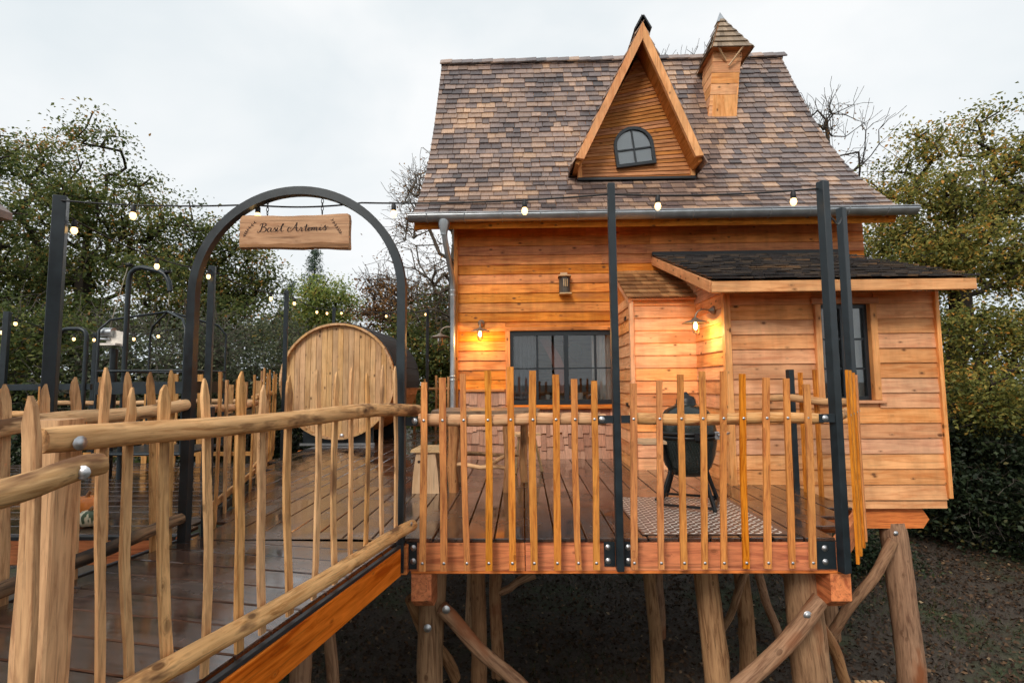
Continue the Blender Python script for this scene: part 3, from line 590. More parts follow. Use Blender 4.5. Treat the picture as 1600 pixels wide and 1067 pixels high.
# roof
PROF = [(8.35, 4.03), (9.0, 4.63), (9.6, 5.29), (10.1, 5.97), (10.6, 6.80), (11.1, 7.75), (11.72, 8.98)]
_seg = [math.hypot(PROF[i+1][0]-PROF[i][0], PROF[i+1][1]-PROF[i][1]) for i in range(len(PROF)-1)]; PLEN = sum(_seg)
def prof(s):
    for i, l in enumerate(_seg):
        if s <= l or i == len(_seg)-1:
            k = s/l; a, b_ = PROF[i], PROF[i+1]; return V(0, a[0]+(b_[0]-a[0])*k, a[1]+(b_[1]-a[1])*k)
        s -= l
def prof_T(s): d = prof(min(s+0.3, PLEN))-prof(max(s-0.3, 0)); return d/np.linalg.norm(d)
def roof_y(z):
    for (a, b_) in zip(PROF[:-1], PROF[1:]):
        if a[1] <= z <= b_[1]: return a[0]+(b_[0]-a[0])*(z-a[1])/(b_[1]-a[1])
    return PROF[-1][0]
RX0 = lambda s: -1.85-0.02*s/PLEN
RX1 = lambda s: 6.30-0.14*s/PLEN
poly = [(p[0], p[1]-0.03) for p in PROF] + [(15.0, 4.0)] + [(15.0, 3.88)] + [(p[0]+0.05, p[1]-0.14) for p in PROF[::-1]]
mb = MB(); n = len(poly)
vs = [V(-1.80, u, v) for u, v in poly] + [V(6.14+0.16*max(0, (9-v)/5), u, v) for u, v in poly]
mid = len(PROF)
top = poly[:mid]+[poly[mid]]; bot = poly[mid+1:]                          # build as strips
def strip(pa, pb):
    k = len(pa)
    for i in range(k-1): mb.add([V(-1.80, *pa[i]), V(-1.80, *pa[i+1]), V(6.16, *pa[i+1]), V(6.16, *pa[i])], [(0, 3, 2, 1)])
    for i in range(k-1): mb.add([V(-1.80, *pb[i]), V(-1.80, *pb[i+1]), V(6.16, *pb[i+1]), V(6.16, *pb[i])], [(0, 1, 2, 3)])
    for x_, fl in ((-1.80, 0), (6.16, 1)):
        for i in range(k-1): mb.add([V(x_, *pa[i]), V(x_, *pa[i+1]), V(x_, *pb[i+1]), V(x_, *pb[i])], [(0, 1, 2, 3) if not fl else (3, 2, 1, 0)])
    mb.add([V(-1.80, *pa[0]), V(6.16, *pa[0]), V(6.16, *pb[0]), V(-1.80, *pb[0])], [(0, 1, 2, 3)])
strip(top, [(p[0]+0.05, p[1]-0.15) for p in PROF]+[(15.0, 3.86)])
roof = mb.build('roof', W_house('x'), H)
rg = random.Random(11); field = MB(); nrow = 33; e = PLEN/nrow; cnt = 0
for i in range(nrow):
    s = i*e; p = prof(s); T = prof_T(s+e*0.5); T = T*math.cos(0.06)+V(0, -T[2], T[1])*math.sin(-0.06); T /= np.linalg.norm(T)
    Nn = V(0, -T[2], T[1]); p = p+Nn*0.012
    for (q, U, wd) in course((RX0(s), p[1], p[2]), (RX1(s), p[1], p[2]), rg, 0.14, 0.31):
        wd -= 0.006; dz = rg.uniform(-0.02, 0.016); qq = q+T*dz+Nn*rg.uniform(0, 0.006); Tt = T+U*rg.uniform(-0.012, 0.012); Tt /= np.linalg.norm(Tt); Ut = np.cross(Tt, Nn)
        if cnt < 300: shingle_at(roof, 'roof_shingle', 'roof_shingle', qq, Ut, Tt, Nn, wd, e*1.55, 0.024, 'roof_shingle'); cnt += 1
        else: shingle_add(field, qq, Ut, Tt, Nn, wd, e*1.55, 0.024, rg.random())
fo = field.build('roof_shingles', M_['roof_shingle_field'], roof, attr=True); fo['kind'] = 'stuff'
xx = -1.9; 
while xx < 6.16:                                                       # ridge caps
    wv = rg.uniform(0.22, 0.28); mb = MB(); z0_ = 8.99+rg.uniform(-0.008, 0.012)
    for sg in (-1, 1):
        a = V(xx, 11.72, z0_+0.035); d = V(0, 0.13*sg, -0.16); nn = V(0, 0.16*sg, 0.13); nn /= np.linalg.norm(nn)
        mb.hexa([a+d+V(0, 0, -0.012), a+d+V(wv+0.05, 0, 0.006), a+V(wv+0.05, 0, 0.006), a+V(0, 0, -0.012)] + [q+nn*0.02 for q in (a+d+V(0, 0, -0.0), a+d+V(wv+0.05, 0, 0.018), a+V(wv+0.05, 0, 0.018), a)])
    mb.build('ridge_cap', M_['roof_shingle'], roof); xx += wv
# gutter and downpipe
mb = MB(); R_ = 0.115; n = 10; xs = np.linspace(-1.86, 6.38, 36); gc = V(0, 8.24, 4.07)
vs = []
for x_ in xs:
    for k in range(n+1): a = math.pi+math.pi*k/n; vs.append(V(x_, gc[1]+R_*math.cos(a), gc[2]+R_*math.sin(a)))
    for k in range(n+1): a = 2*math.pi-math.pi*k/n; vs.append(V(x_, gc[1]+(R_-0.006)*math.cos(a), gc[2]+(R_-0.006)*math.sin(a)))
mm_ = 2*(n+1)
mb.add(vs, [(i*mm_+k, i*mm_+(k+1) % mm_, (i+1)*mm_+(k+1) % mm_, (i+1)*mm_+k) for i in range(len(xs)-1) for k in range(mm_)], True)
for x_, fl in ((-1.86, 1), (6.38, 0)):
    c = [V(x_, gc[1]+R_*math.cos(math.pi+math.pi*k/n), gc[2]+R_*math.sin(math.pi+math.pi*k/n)) for k in range(n+1)]; mb.add(c, [tuple(range(n+1))[::(1 if fl else -1)]])
gut = mb.build('gutter', M_['zinc'], H)
MB().tube([(-1.86, gc[1]-R_, gc[2]+0.004), (6.38, gc[1]-R_, gc[2]+0.004)], 0.010, 8).build('bead', M_['zinc'], gut)
for x_ in np.arange(-1.55, 6.3, 0.62):
    MB().tube([(x_, gc[1]+(R_+0.004)*math.cos(math.pi+math.pi*k/10), gc[2]+(R_+0.004)*math.sin(math.pi+math.pi*k/10)) for k in range(11)], 0.009, 6).build('gutter_bracket', M_['zinc'], gut)
pts = [V(-1.28, 8.26, 3.98), V(-1.28, 8.26, 3.82), V(-1.27, 8.29, 3.68), V(-1.24, 8.45, 3.42), V(-1.205, 8.68, 3.12), V(-1.20, 8.74, 2.98), V(-1.20, 8.75, 2.0), V(-1.20, 8.75, 0.02)]
dp = MB().tube(pts, 0.047, 12).build('downpipe', M_['zinc'], H)
MB().lathe([(0.052, 3.74), (0.06, 3.80), (0.095, 3.90), (0.105, 3.99)], (-1.28, 8.26, 0), 14).build('funnel', M_['zinc'], dp)
for z_ in (2.90, 2.82, 1.42, 1.36): MB().lathe([(0.049, z_-0.015), (0.056, z_-0.01), (0.056, z_+0.01), (0.049, z_+0.015)], (-1.20, 8.75, 0), 14).build('pipe_collar', M_['zinc'], dp)

# dormer
DY, DF = 9.36, 8.92                                                    # gable face, front of its overhang
a0 = atY(903, 280, DY); a1 = atY(1084, 277, DY); DZ0 = (a0[2]+a1[2])/2; DX0, DX1 = a0[0], a1[0]
ap = atY(1003, 42, DF); AX, AZ = ap[0], ap[2]; el = atY(901, 250, DF); er = atY(1096, 246, DF)
EX0, EZ0, EX1, EZ1 = el[0], el[2], er[0], er[2]
dorm = MB().prism([(DX0, DZ0-0.3), (DX1, DZ0-0.3), (DX1, EZ1+0.12), (AX, AZ-0.30), (DX0, EZ0+0.12)], lambda u, v, q: V(u, q, v), DY+0.02, 11.0).build('dormer', W_dormer('x'), H)
def clip_poly(poly, a, b_, c):                                         # keep a*x+b*y<=c
    o = []
    for i, p in enumerate(poly):
        q = poly[(i+1) % len(poly)]; fp, fq = a*p[0]+b_*p[1]-c, a*q[0]+b_*q[1]-c
        if fp <= 0: o.append(p)
        if fp*fq < 0: k = fp/(fp-fq); o.append((p[0]+(q[0]-p[0])*k, p[1]+(q[1]-p[1])*k))
    return o
face = [(DX0+0.02, DZ0), (DX1-0.02, DZ0), (DX1-0.02, EZ1+0.1), (AX, AZ-0.3), (DX0+0.02, EZ0+0.1)]
zl, zr = DZ0-0.02, DZ0-0.02; k = 0
while zl < AZ:
    t0 = (zr-zl)/(DX1-DX0); dl, dr = 0.062, 0.081
    if zr-zl > 0.5: dr = 0.064
    if k == 0: dl = 0.05
    pl = [(DX0-0.2, zl-t0*0.2), (DX1+0.2, zr+t0*0.2), (DX1+0.2, zr+dr+t0*0.2), (DX0-0.2, zl+dl-t0*0.2)]
    for i in range(len(face)):                                         # clip the strip to the gable
        p, q = face[i], face[(i+1) % len(face)]; nx_, ny_ = q[1]-p[1], -(q[0]-p[0]); pl = clip_poly(pl, nx_, ny_, nx_*p[0]+ny_*p[1])
        if len(pl) < 3: break
    if len(pl) >= 3:
        mb = MB(); nn = len(pl); tt = (zr-zl)/(DX1-DX0)
        front_ = [V(u, DY-0.004-0.018*(1-min(1, max(0, (v-(zl+tt*(u-DX0)))/0.08))), v) for u, v in pl]; back_ = [V(u, DY+0.015, v) for u, v in pl]
        mb.add(front_+back_, [tuple(range(nn)), tuple(range(nn, 2*nn))[::-1]] + [(i, n2_, nn+n2_, nn+i) for i in range(nn) for n2_ in [(i+1) % nn]]); mb.build('gable_board', W_dormer('x'), dorm)
    zl += dl; zr += dr; k += 1
    if k > 60: break
for sx, x_, zt in ((1, DX0, EZ0+0.1), (-1, DX1, EZ1+0.1)): MB().cbox((x_+0.03*sx, DY-0.035, (DZ0+zt)/2), (0.085, 0.07, zt-DZ0), 0.005).build('corner_post', W_annex('z'), dorm)
MB().cbox(((DX0+DX1)/2, DY-0.04, DZ0-0.03), (DX1-DX0+0.02, 0.10, 0.05), 0.004).build('dormer_flashing', M_['flashing'], dorm)
for (ex, ez, sg) in ((EX0, EZ0, -1), (EX1, EZ1, 1)):                    # roof slabs, barge boards, shingle steps
    A = V(AX, 0, AZ); Bq = V(ex, 0, ez); d = (Bq-A); ln = np.linalg.norm(d); d /= ln; nn = V(-d[2], 0, d[0]); nn = nn if nn[0]*sg > 0 else -nn
    e1 = Bq+d*0.06
    mb = MB(); mb.hexa([q+V(0, y_, 0) for (q, y_) in ((A-nn*0.075, DF+0.012), (e1-nn*0.075, DF+0.012), (e1-nn*0.075, 11.25), (A-nn*0.075, 11.25), (A, DF+0.012), (e1, DF+0.012), (e1, 11.25), (A, 11.25))]); mb.build('dormer_slope', W_dormer('y'), dorm)
    oA, iA = A+nn*0.018, A-nn*0.118; oT = oA+d*((AX-oA[0])/d[0]); iT = iA+d*((AX-iA[0])/d[0]); oB, iB = e1+nn*0.018-d*0.06, e1-nn*0.118-d*0.10
    qs = [(q_[0]+0.0008*sg, q_[2]) for q_ in (oT, oB, iB, iT)]
    MB().prism(qs if sg < 0 else qs[::-1], lambda u, v, q: V(u, q, v), DF-0.075, DF+0.0).build('barge_board', W_annex('z'), dorm)
    st_ = MB(); rg = random.Random(5+sg); nr = 13; ee = (ln+0.14)/nr
    for i in range(nr):
        Tt = -d*math.cos(0.11)-nn*math.sin(0.11); Nn = nn*math.cos(0.11)-d*math.sin(0.11); base = Bq+d*0.14-d*(i*ee)+nn*0.035
        for (q, U, wd) in course(base+V(0, DF-0.05+rg.uniform(-0.02, 0.02), 0), base+V(0, 11.2, 0), rg, 0.14, 0.28): shingle_add(st_, q+Nn*rg.uniform(0, 0.008), U, Tt, Nn, wd, ee*1.5, 0.022, rg.random())
    st_.build('dormer_shingles', M_['roof_shingle_field'], dorm, attr=True)['kind'] = 'stuff'
mb = MB()
for i in range(5):
    ya = DF-0.10+i*0.5; 
    for sg in (-1, 1):
        a = V(AX, ya, AZ+0.15); b_ = V(AX+0.135*sg, ya, AZ-0.10); nn = V(0.25*sg, 0, 0.135); nn /= np.linalg.norm(nn); c = V(0, 0.55, -0.01)
        mb.hexa([b_, b_+c, a+c, a] + [q+nn*0.025 for q in (b_, b_+c, a+c, a)])
mb.build('dormer_ridge', M_['flashing'], dorm)
# arched window in the dormer, hung crooked
wc = atY(990, 231, DY-0.05); th_ = math.radians(6.5); WW, HH = 0.37, 0.36
def dw(u, v, q): c, s = math.cos(th_), math.sin(th_); return V(wc[0]+u*c-v*s, q, wc[2]+u*s+v*c)
def arch_poly(r, zb): return [(-r, zb), (r, zb)] + [(r*math.cos(math.pi*k/20), 0.02+r*math.sin(math.pi*k/20)) for k in range(21)]
po, pi_ = arch_poly(WW, -HH), arch_poly(WW-0.055, -HH+0.055); nn = len(po); mb = MB()
vs = [dw(u, v, DY-0.10) for u, v in po]+[dw(u, v, DY-0.10) for u, v in pi_]+[dw(u, v, DY-0.03) for u, v in po]+[dw(u, v, DY-0.03) for u, v in pi_]
mb.add(vs, [(i, (i+1) % nn, nn+(i+1) % nn, nn+i) for i in range(nn)]+[(i, 2*nn+i, 2*nn+(i+1) % nn, (i+1) % nn) for i in range(nn)]+[(nn+i, nn+(i+1) % nn, 3*nn+(i+1) % nn, 3*nn+i) for i in range(nn)])
aw = mb.build('arched_window', M_['window_frame'], dorm)
r_ = WW-0.055
for (ua, ub, va, vb) in ((-0.014, 0.014, -HH+0.055, r_+0.018), (-r_, -0.014, -0.052, -0.026), (0.014, r_, -0.052, -0.026)):
    MB().prism([(ua, va), (ub, va), (ub, vb), (ua, vb)], dw, DY-0.085, DY-0.05).build('glazing_bar', M_['window_frame'], aw)
MB().prism(pi_, dw, DY-0.066, DY-0.060).build('pane', M_['pane'], aw); MB().prism(pi_, dw, DY-0.045, DY-0.032).build('sky_tone_panel', M_['sky_tone_panel'], aw)  # opaque panel hides the boards; its pale colour stands in for sky reflection

# chimney turret
CY0 = 10.66; b0 = atY(1107, 180, CY0); b1 = atY(1145, 180, CY0); t0_ = atY(1115, 80, CY0-0.1); t1_ = atY(1160, 80, CY0-0.1)
tl = atY(1101, 108, CY0+0.5)
cz0, cz1 = b0[2]-0.05, t0_[2]
lev = [(cz0-0.25, b0[0]-0.02, b1[0]-0.02, CY0)]; nb = 6
lev = [(cz0+(cz1-cz0)*i/nb, b0[0]+(t0_[0]-b0[0])*i/nb, b1[0]+(t1_[0]-b1[0])*i/nb, CY0-0.1*i/nb) for i in range(nb+1)]
ch_core = MB(); D_ = 0.62
def lv(i, ins): z, xa, xb, y = lev[i]; return [V(xa+ins, y+ins, z), V(xb-ins, y+ins, z), V(xb-ins, y+D_-ins, z), V(xa+ins, y+D_-ins, z)]
p = lv(0, 0.02); q = lv(nb, 0.02); ch_core.hexa([v_-V(0, 0, 1.0) for v_ in p]+q); chm = ch_core.build('chimney_turret', W_annex('z'), H)
for i in range(nb):
    za, xa, xb, ya = lev[i]; zb, xc_, xd, yb = lev[i+1]; g_ = 0.004
    mb = MB(); mb.hexa([(xa-0.006, ya-0.014, za+g_), (xb+0.006, ya-0.014, za+g_), (xb, ya+0.02, za+g_), (xa, ya+0.02, za+g_), (xc_-0.002, yb-0.006, zb), (xd+0.002, yb-0.006, zb), (xd, yb+0.02, zb), (xc_, yb+0.02, zb)]); mb.build('turret_board', W_annex('x'), chm)
    for (x0_, x1_, sg) in ((xa, xc_, -1), (xb, xd, 1)):
        mb = MB(); o_ = 0.012*sg; pts = [(x0_+o_, ya+0.0, za+g_), (x0_+o_, ya+D_, za+g_), (x0_-o_, ya+D_, za+g_), (x0_-o_, ya+0.0, za+g_), (x1_+o_*0.4, yb+0.0, zb), (x1_+o_*0.4, yb+D_, zb), (x1_-o_, yb+D_, zb), (x1_-o_, yb, zb)]
        if sg > 0: pts = [pts[j] for j in (3, 2, 1, 0, 7, 6, 5, 4)]
        mb.hexa(pts[::1]); mb.build('turret_board', W_annex('y'), chm)
z, xa, xb, y = lev[nb]; cxm = (xa+xb)/2+0.03; cym = y+D_/2; apz = atY(1128, 24, cym)[2]; hw, hd = 0.42, 0.46; zb_ = z-0.02
hat = MB(); hat.add([V(cxm-hw, cym-hd, zb_), V(cxm+hw, cym-hd, zb_), V(cxm+hw, cym+hd, zb_), V(cxm-hw, cym+hd, zb_), V(cxm-0.04, cym, apz-0.05)], [(0, 3, 2, 1), (0, 1, 4), (1, 2, 4), (2, 3, 4), (3, 0, 4)])
hat = hat.build('turret_roof', W_dormer('x'), chm); rg = random.Random(9)
apx = V(cxm-0.04, cym, apz-0.05)
cor = [V(cxm-hw, cym-hd, zb_), V(cxm+hw, cym-hd, zb_), V(cxm+hw, cym+hd, zb_), V(cxm-hw, cym+hd, zb_)]
tf = MB()
for f_ in range(4):
    A, Bq = cor[f_], cor[(f_+1) % 4]; mid_ = (A+Bq)/2; T = apx-mid_; hl = np.linalg.norm(T); T /= hl; U = (Bq-A)/np.linalg.norm(Bq-A); Nn = np.cross(U, T)
    for r in range(6):
        k0 = r/6.0; c0_ = A+(apx-A)*k0-T*0.03; c1_ = Bq+(apx-Bq)*k0-T*0.03; lw = np.linalg.norm(c1_-c0_)
        for (q, U2, wd) in course(c0_-U*0.01, c1_+U*0.01, rg, 0.09, 0.17):
            Tt = T*math.cos(0.1)-Nn*math.sin(0.1); N2 = np.cross(U, Tt); dn = (q-mid_) @ U; k = min(1, max(0, 1-(hl/6*1.3)/max(0.05, hl*(1-k0))))
            # shingles taper towards the apex
            vq = []
            for (x_, y_, z_) in ((-.5,0,0),(.5,0,0),(.5,1,0),(-.5,1,0),(-.5,0,1),(.5,0,1),(.5,1,.3),(-.5,1,.3)):
                uu = dn+x_*wd; uu = uu*(1-(1-k)*y_); vq.append(q-U*dn+U*uu+Tt*y_*hl/6*1.25+N2*(z_*0.02+0.026))
            tf.hexa(vq, rg.random())
tf.build('turret_shingles', shingle_mat('turret_shingle', [(0.0, (0.18, 0.125, 0.08)), (0.5, (0.33, 0.24, 0.16)), (1.0, (0.44, 0.33, 0.23))], True, 0.7, 0.5), hat, attr=True)['kind'] = 'stuff'
tp = apx+V(0, 0, 0.12)
MB().add([apx+V(-0.095, -0.095, -0.16), apx+V(0.095, -0.095, -0.16), apx+V(0.095, 0.095, -0.16), apx+V(-0.095, 0.095, -0.16), tp], [(0, 3, 2, 1), (0, 1, 4), (1, 2, 4), (2, 3, 4), (3, 0, 4)]).build('turret_cap', M_['zinc'], hat)
yb_ = y-0.03
piece('brace_stick', V(xa+0.05, yb_-0.12, zb_), V(xa+0.25, yb_+0.02, zb_-0.22), 0.035, 0.03, W_pale('z'), chm); piece('brace_stick', V(xb-0.05, yb_-0.14, zb_), V(xb-0.32, yb_+0.0, zb_-0.34), 0.035, 0.03, W_pale('z'), chm)

# annex on the right
AXL, AXR, AYF = 2.64, 5.28, 6.65
aw_ = (3.74, 4.52, 1.02, 2.36)
mb = MB(); mb.box((AXL, AYF, -0.16), (aw_[0]+0.05, AYF+0.14, 2.44)); mb.box((aw_[1]-0.05, AYF, -0.16), (AXR, AYF+0.14, 2.44)); mb.box((aw_[0]+0.05, AYF, -0.16), (aw_[1]-0.05, AYF+0.14, aw_[2]+0.02)); mb.box((aw_[0]+0.05, AYF, aw_[3]-0.04), (aw_[1]-0.05, AYF+0.14, 2.44))
mb.box((AXR-0.14, AYF+0.14, -0.16), (AXR, 9.0, 2.46)); mb.box((AXL, AYF+0.14, -0.16), (AXL+0.14, 8.9, 2.46)); mb.box((AXL, AYF, -0.30), (AXR, 9.0, -0.16))
mb.prism([(AYF+0.14, 2.46), (9.0, 2.46), (9.0, 3.3)], lambda u, v, q: V(q, u, v), AXL, AXL+0.1); mb.prism([(AYF+0.14, 2.46), (9.0, 2.46), (9.0, 3.3)], lambda u, v, q: V(q, u, v), AXR-0.1, AXR)
ann = mb.build('annex_wall', W_annex('x'), H)
clap(ann, (AXL, AYF, 0), (1, 0, 0), (0, -1, 0), AXR-AXL, -0.18, 2.44, 0.19, W_annex('x'), [(aw_[0]-AXL, aw_[1]-AXL, aw_[2], aw_[3])], 8, 1.2, 3.0)
clap(ann, (AXL, 7.82, 0), (0, -1, 0), (-1, 0, 0), 7.82-AYF-0.03, 0.0, 2.7, 0.19, W_annex('y'), (), 9)
clap(ann, (AXR, AYF, 0), (0, 1, 0), (1, 0, 0), 2.3, -0.18, 2.44, 0.19, W_annex('y'), (), 10)
for (x_, d) in ((AXL-0.01, 0.085), (AXR+0.012, 0.05)): MB().cbox((x_, AYF-0.02, 1.13), (d, 0.09, 2.6), 0.005).build('corner_board', W_annex('z'), ann)
for (a, b_, ax_) in (((aw_[0], aw_[2]+0.03), (aw_[0]+0.075, aw_[3]-0.085), 'z'), ((aw_[1]-0.085, aw_[2]+0.03), (aw_[1], aw_[3]-0.085), 'z'), ((aw_[0]-0.03, aw_[3]-0.083), (aw_[1]+0.03, aw_[3]), 'x'), ((aw_[0]-0.05, aw_[2]-0.01), (aw_[1]+0.06, aw_[2]+0.028), 'x')):
    MB().cbox(((a[0]+b_[0])/2, AYF-0.02, (a[1]+b_[1])/2), (b_[0]-a[0], 0.11, b_[1]-a[1]), 0.004).build('window_trim', W_annex(ax_), ann)
x0_, x1_, z0_, z1_ = aw_[0]+0.075, aw_[1]-0.085, aw_[2]+0.03, aw_[3]-0.085; mb = MB(); yy = AYF+0.0
for (a, b_) in (((x0_, z0_), (x1_, z0_+0.045)), ((x0_, z1_-0.045), (x1_, z1_)), ((x0_, z0_+0.045), (x0_+0.045, z1_-0.045)), ((x1_-0.045, z0_+0.045), (x1_, z1_-0.045)), (((x0_+x1_)/2-0.03, z0_+0.045), ((x0_+x1_)/2+0.03, z1_-0.045))): mb.box((a[0], yy, a[1]), (b_[0], yy+0.07, b_[1]))
wo = mb.build('window', M_['window_frame'], ann)
xm = (x0_+x1_)/2
for z_ in (z0_+0.40, z0_+0.78):
    for (xa, xb) in ((x0_+0.045, xm-0.03), (xm+0.03, x1_-0.045)): MB().box((xa, yy+0.012, z_-0.013), (xb, yy+0.05, z_+0.013)).build('glazing_bar', M_['window_frame'], wo)
zz = [z0_+0.045, z0_+0.387, z0_+0.413, z0_+0.767, z0_+0.793, z1_-0.045]
for (xa, xb) in ((x0_+0.045, xm-0.03), (xm+0.03, x1_-0.045)):
    for k in (0, 2, 4): MB().box((xa, yy+0.03, zz[k]), (xb, yy+0.036, zz[k+1])).build('pane', M_['pane'], wo)
curtain(x1_-0.22, x1_+0.05, AYF+0.2, 0.8, 2.4, M_['curtain_white'], 0.02, 3); curtain(x0_-0.05, x0_+0.1, AYF+0.2, 0.8, 2.4, M_['curtain_white'], 0.02, 2)
# annex roof
EYF, EZF, RYB, RZB = 6.18, 2.50, 8.87, 3.46; RXa, RXb = 2.30, 5.38
mb = MB(); mb.hexa([(RXa, EYF, EZF-0.07), (RXb, EYF, EZF-0.07), (RXb, RYB, RZB-0.07), (RXa, RYB, RZB-0.07), (RXa, EYF, EZF), (RXb, EYF, EZF), (RXb, RYB, RZB), (RXa, RYB, RZB)]); ar = mb.build('annex_roof', W_annex('x'), H)
MB().cbox(((RXa+RXb)/2, EYF-0.03, EZF-0.065), (RXb-RXa+0.04, 0.055, 0.135), 0.006).build('fascia', W_annex('x'), ar)
for x_ in (RXa-0.005, RXb+0.005): piece('rake_board', (x_, EYF, EZF-0.055), (x_, RYB, RZB-0.055), 0.05, 0.14, W_annex('z'), ar, up=(0, 0, 1), ch=0.005)
MB().box((RXa-0.02, RYB-0.03, RZB+0.03), (5.6, RYB+0.02, RZB+0.10)).build('roof_flashing', M_['flashing'], ar)
rg = random.Random(21); T0 = V(0, RYB-EYF, RZB-EZF); LA = np.linalg.norm(T0); T0 /= LA; N0 = V(0, -T0[2], T0[1]); fld = MB(); cnt = 0; nr = 15; e = LA/nr
for i in range(nr):
    for (q, U, wd) in course(V(RXa-0.03, EYF-0.06, EZF)+T0*i*e, V(RXb+0.04, EYF-0.06, EZF)+T0*i*e, rg, 0.10, 0.22):
        ti = 0.085; T = T0*math.cos(ti)-N0*math.sin(ti); Nn = N0*math.cos(ti)+T0*math.sin(ti); q = q+N0*(0.028+rg.uniform(0, 0.012))+T0*rg.uniform(-0.015, 0.015)
        if cnt < 120: shingle_at(ar, 'annex_shingle', 'annex_shingle', q, U, T, Nn, wd, e*1.5, 0.02, 'annex_shingle'); cnt += 1
        else: shingle_add(fld, q, U, T, Nn, wd, e*1.5, 0.02, rg.random())
fld.build('annex_shingles', M_['annex_shingle_field'], ar, attr=True)['kind'] = 'stuff'
# store cupboard between annex and main wall
SX0, SX1, SY = 1.66, 2.64, 7.80
mb = MB(); mb.box((SX0, SY, -0.1), (SX1, SY+0.1, 2.56)); mb.prism([(SY+0.1, -0.1), (WY, -0.1), (WY, 3.1), (SY+0.1, 2.56)], lambda u, v, q: V(q, u, v), SX0, SX0+0.08); cup = mb.build('store_wall', W_house('x'), H)
clap(cup, (SX0+0.03, SY, 0), (1, 0, 0), (0, -1, 0), SX1-SX0-0.03, 0.0, 2.56, 0.19, W_annex('x'), (), 13)
clap(cup, (SX0, WY-0.03, 0), (0, -1, 0), (-1, 0, 0), WY-SY-0.05, 0.0, 2.62, 0.19, W_annex('y'), (), 14)
MB().cbox((SX0-0.005, SY-0.02, 1.27), (0.065, 0.08, 2.56), 0.005).build('corner_board', W_annex('z'), cup)
for z_ in (0.95, 2.3): MB().cbox((SX0-0.035, SY+0.3, z_), (0.02, 0.12, 0.06), 0.003).build('hinge', M_['black_iron'], cup)
piece('bevel_board', (SX0-0.035, SY-0.08, 2.53), (SX0-0.035, WY-0.03, 3.12), 0.045, 0.09, W_annex('z'), cup)
A0, A1 = V(SX0-0.06, SY-0.10, 2.56), V(SX0-0.06, WY-0.03, 3.22); T0 = A1-A0; LA = np.linalg.norm(T0); T0 /= LA; N0 = V(0, -T0[2], T0[1]); rg = random.Random(31)
MB().hexa([A0-N0*0.03, A0+V(1.04, 0, 0)-N0*0.03, A1+V(1.04, 0, 0)-N0*0.03, A1-N0*0.03, A0, A0+V(1.04, 0, 0), A1+V(1.04, 0, 0), A1]).build('store_roof', W_annex('x'), cup)
for i in range(7):
    for (q, U, wd) in course(A0+T0*(i*LA/7-0.02)-V(0.02, 0, 0), A0+T0*(i*LA/7-0.02)+V(1.06, 0, 0), rg, 0.10, 0.2):
        T = T0*math.cos(.08)-N0*math.sin(.08); Nn = N0*math.cos(.08)+T0*math.sin(.08); shingle_at(cup, 'tan_shingle', 'tan_shingle', q+N0*(0.02+rg.uniform(0, 0.006)), U, T, Nn, wd, LA/7*1.45, 0.018, 'store_shingle')
# stilts of the house
mb = MB(); mb.prism([(3.3, -0.32), (5.02, -0.32), (5.10, -0.45), (5.02, -0.56), (3.3, -0.56)], lambda u, v, q: V(u, q, v), 6.72, 7.0); mb.build('bearer', W_beam('x'), H)
MB().cbox((5.0, 8.0, -0.44), (0.24, 2.0, 0.24), 0.01).build('bearer', W_beam('y'), H); MB().cbox((2.4, 9.3, -0.58), (7.2, 0.24, 0.24), 0.01).build('bearer', W_beam('x'), H); MB().cbox((2.4, 13.6, -0.58), (7.2, 0.24, 0.24), 0.01).build('bearer', W_beam('x'), H)
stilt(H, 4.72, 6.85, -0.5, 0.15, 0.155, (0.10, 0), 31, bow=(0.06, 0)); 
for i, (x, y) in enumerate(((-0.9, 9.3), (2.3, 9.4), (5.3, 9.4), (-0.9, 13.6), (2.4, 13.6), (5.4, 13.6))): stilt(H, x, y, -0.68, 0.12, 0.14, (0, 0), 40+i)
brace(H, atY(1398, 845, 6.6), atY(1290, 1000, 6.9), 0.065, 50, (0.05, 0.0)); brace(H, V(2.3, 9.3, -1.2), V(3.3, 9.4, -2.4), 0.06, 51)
bolt(atY(1400, 833, 6.68), (0, -1, 0), H, 0.02)

# ------------------------------------------------------------------ steel posts
def steel_post(name, label, x, y, z0, z1, w_, rz=0.0, group=None, parent=None, cat='post'):
    t_ = parent or thing(name, label, cat, (x, y, z0), group)
    mb = MB(); M = np.array([[math.cos(rz), -math.sin(rz), 0], [math.sin(rz), math.cos(rz), 0], [0, 0, 1]]); mb.cbox((x, y, (z0+z1)/2), (w_, w_, z1-z0), 0.005, M)
    mb.build('shaft', M_['steel_paint'], t_); return t_
def plate(t_, x0, x1, y, z0, z1, bolts, name='base_plate', th=0.008):
    MB().cbox(((x0+x1)/2, y, (z0+z1)/2), (x1-x0, th, z1-z0), 0.002).build(name, M_['steel_paint'], t_)
    for (bx, bz) in bolts: bolt((bx, y-th/2, bz), (0, -1, 0), t_, 0.017)
pm = steel_post('steel_post', 'tall black steel post in the middle of the front railing', 0.79, 4.405, -0.25, 3.05, 0.062, cat='post')
plate(pm, 0.665, 0.758, FY-0.001, -0.23, -0.03, [(0.70, -0.075), (0.70, -0.185)]); plate(pm, 0.822, 0.915, FY-0.001, -0.23, -0.03, [(0.87, -0.075), (0.87, -0.185)])
plate(pm, 0.63, 0.758, 4.372, 0.965, 1.03, [(0.66, 0.998)], 'rail_bracket'); plate(pm, 0.822, 0.95, 4.372, 0.965, 1.03, [(0.92, 0.998)], 'rail_bracket')
pr = steel_post('steel_post', 'tall black steel post on the right corner of the front railing', 2.635, 4.415, -0.27, 3.04, 0.075, 0.35)
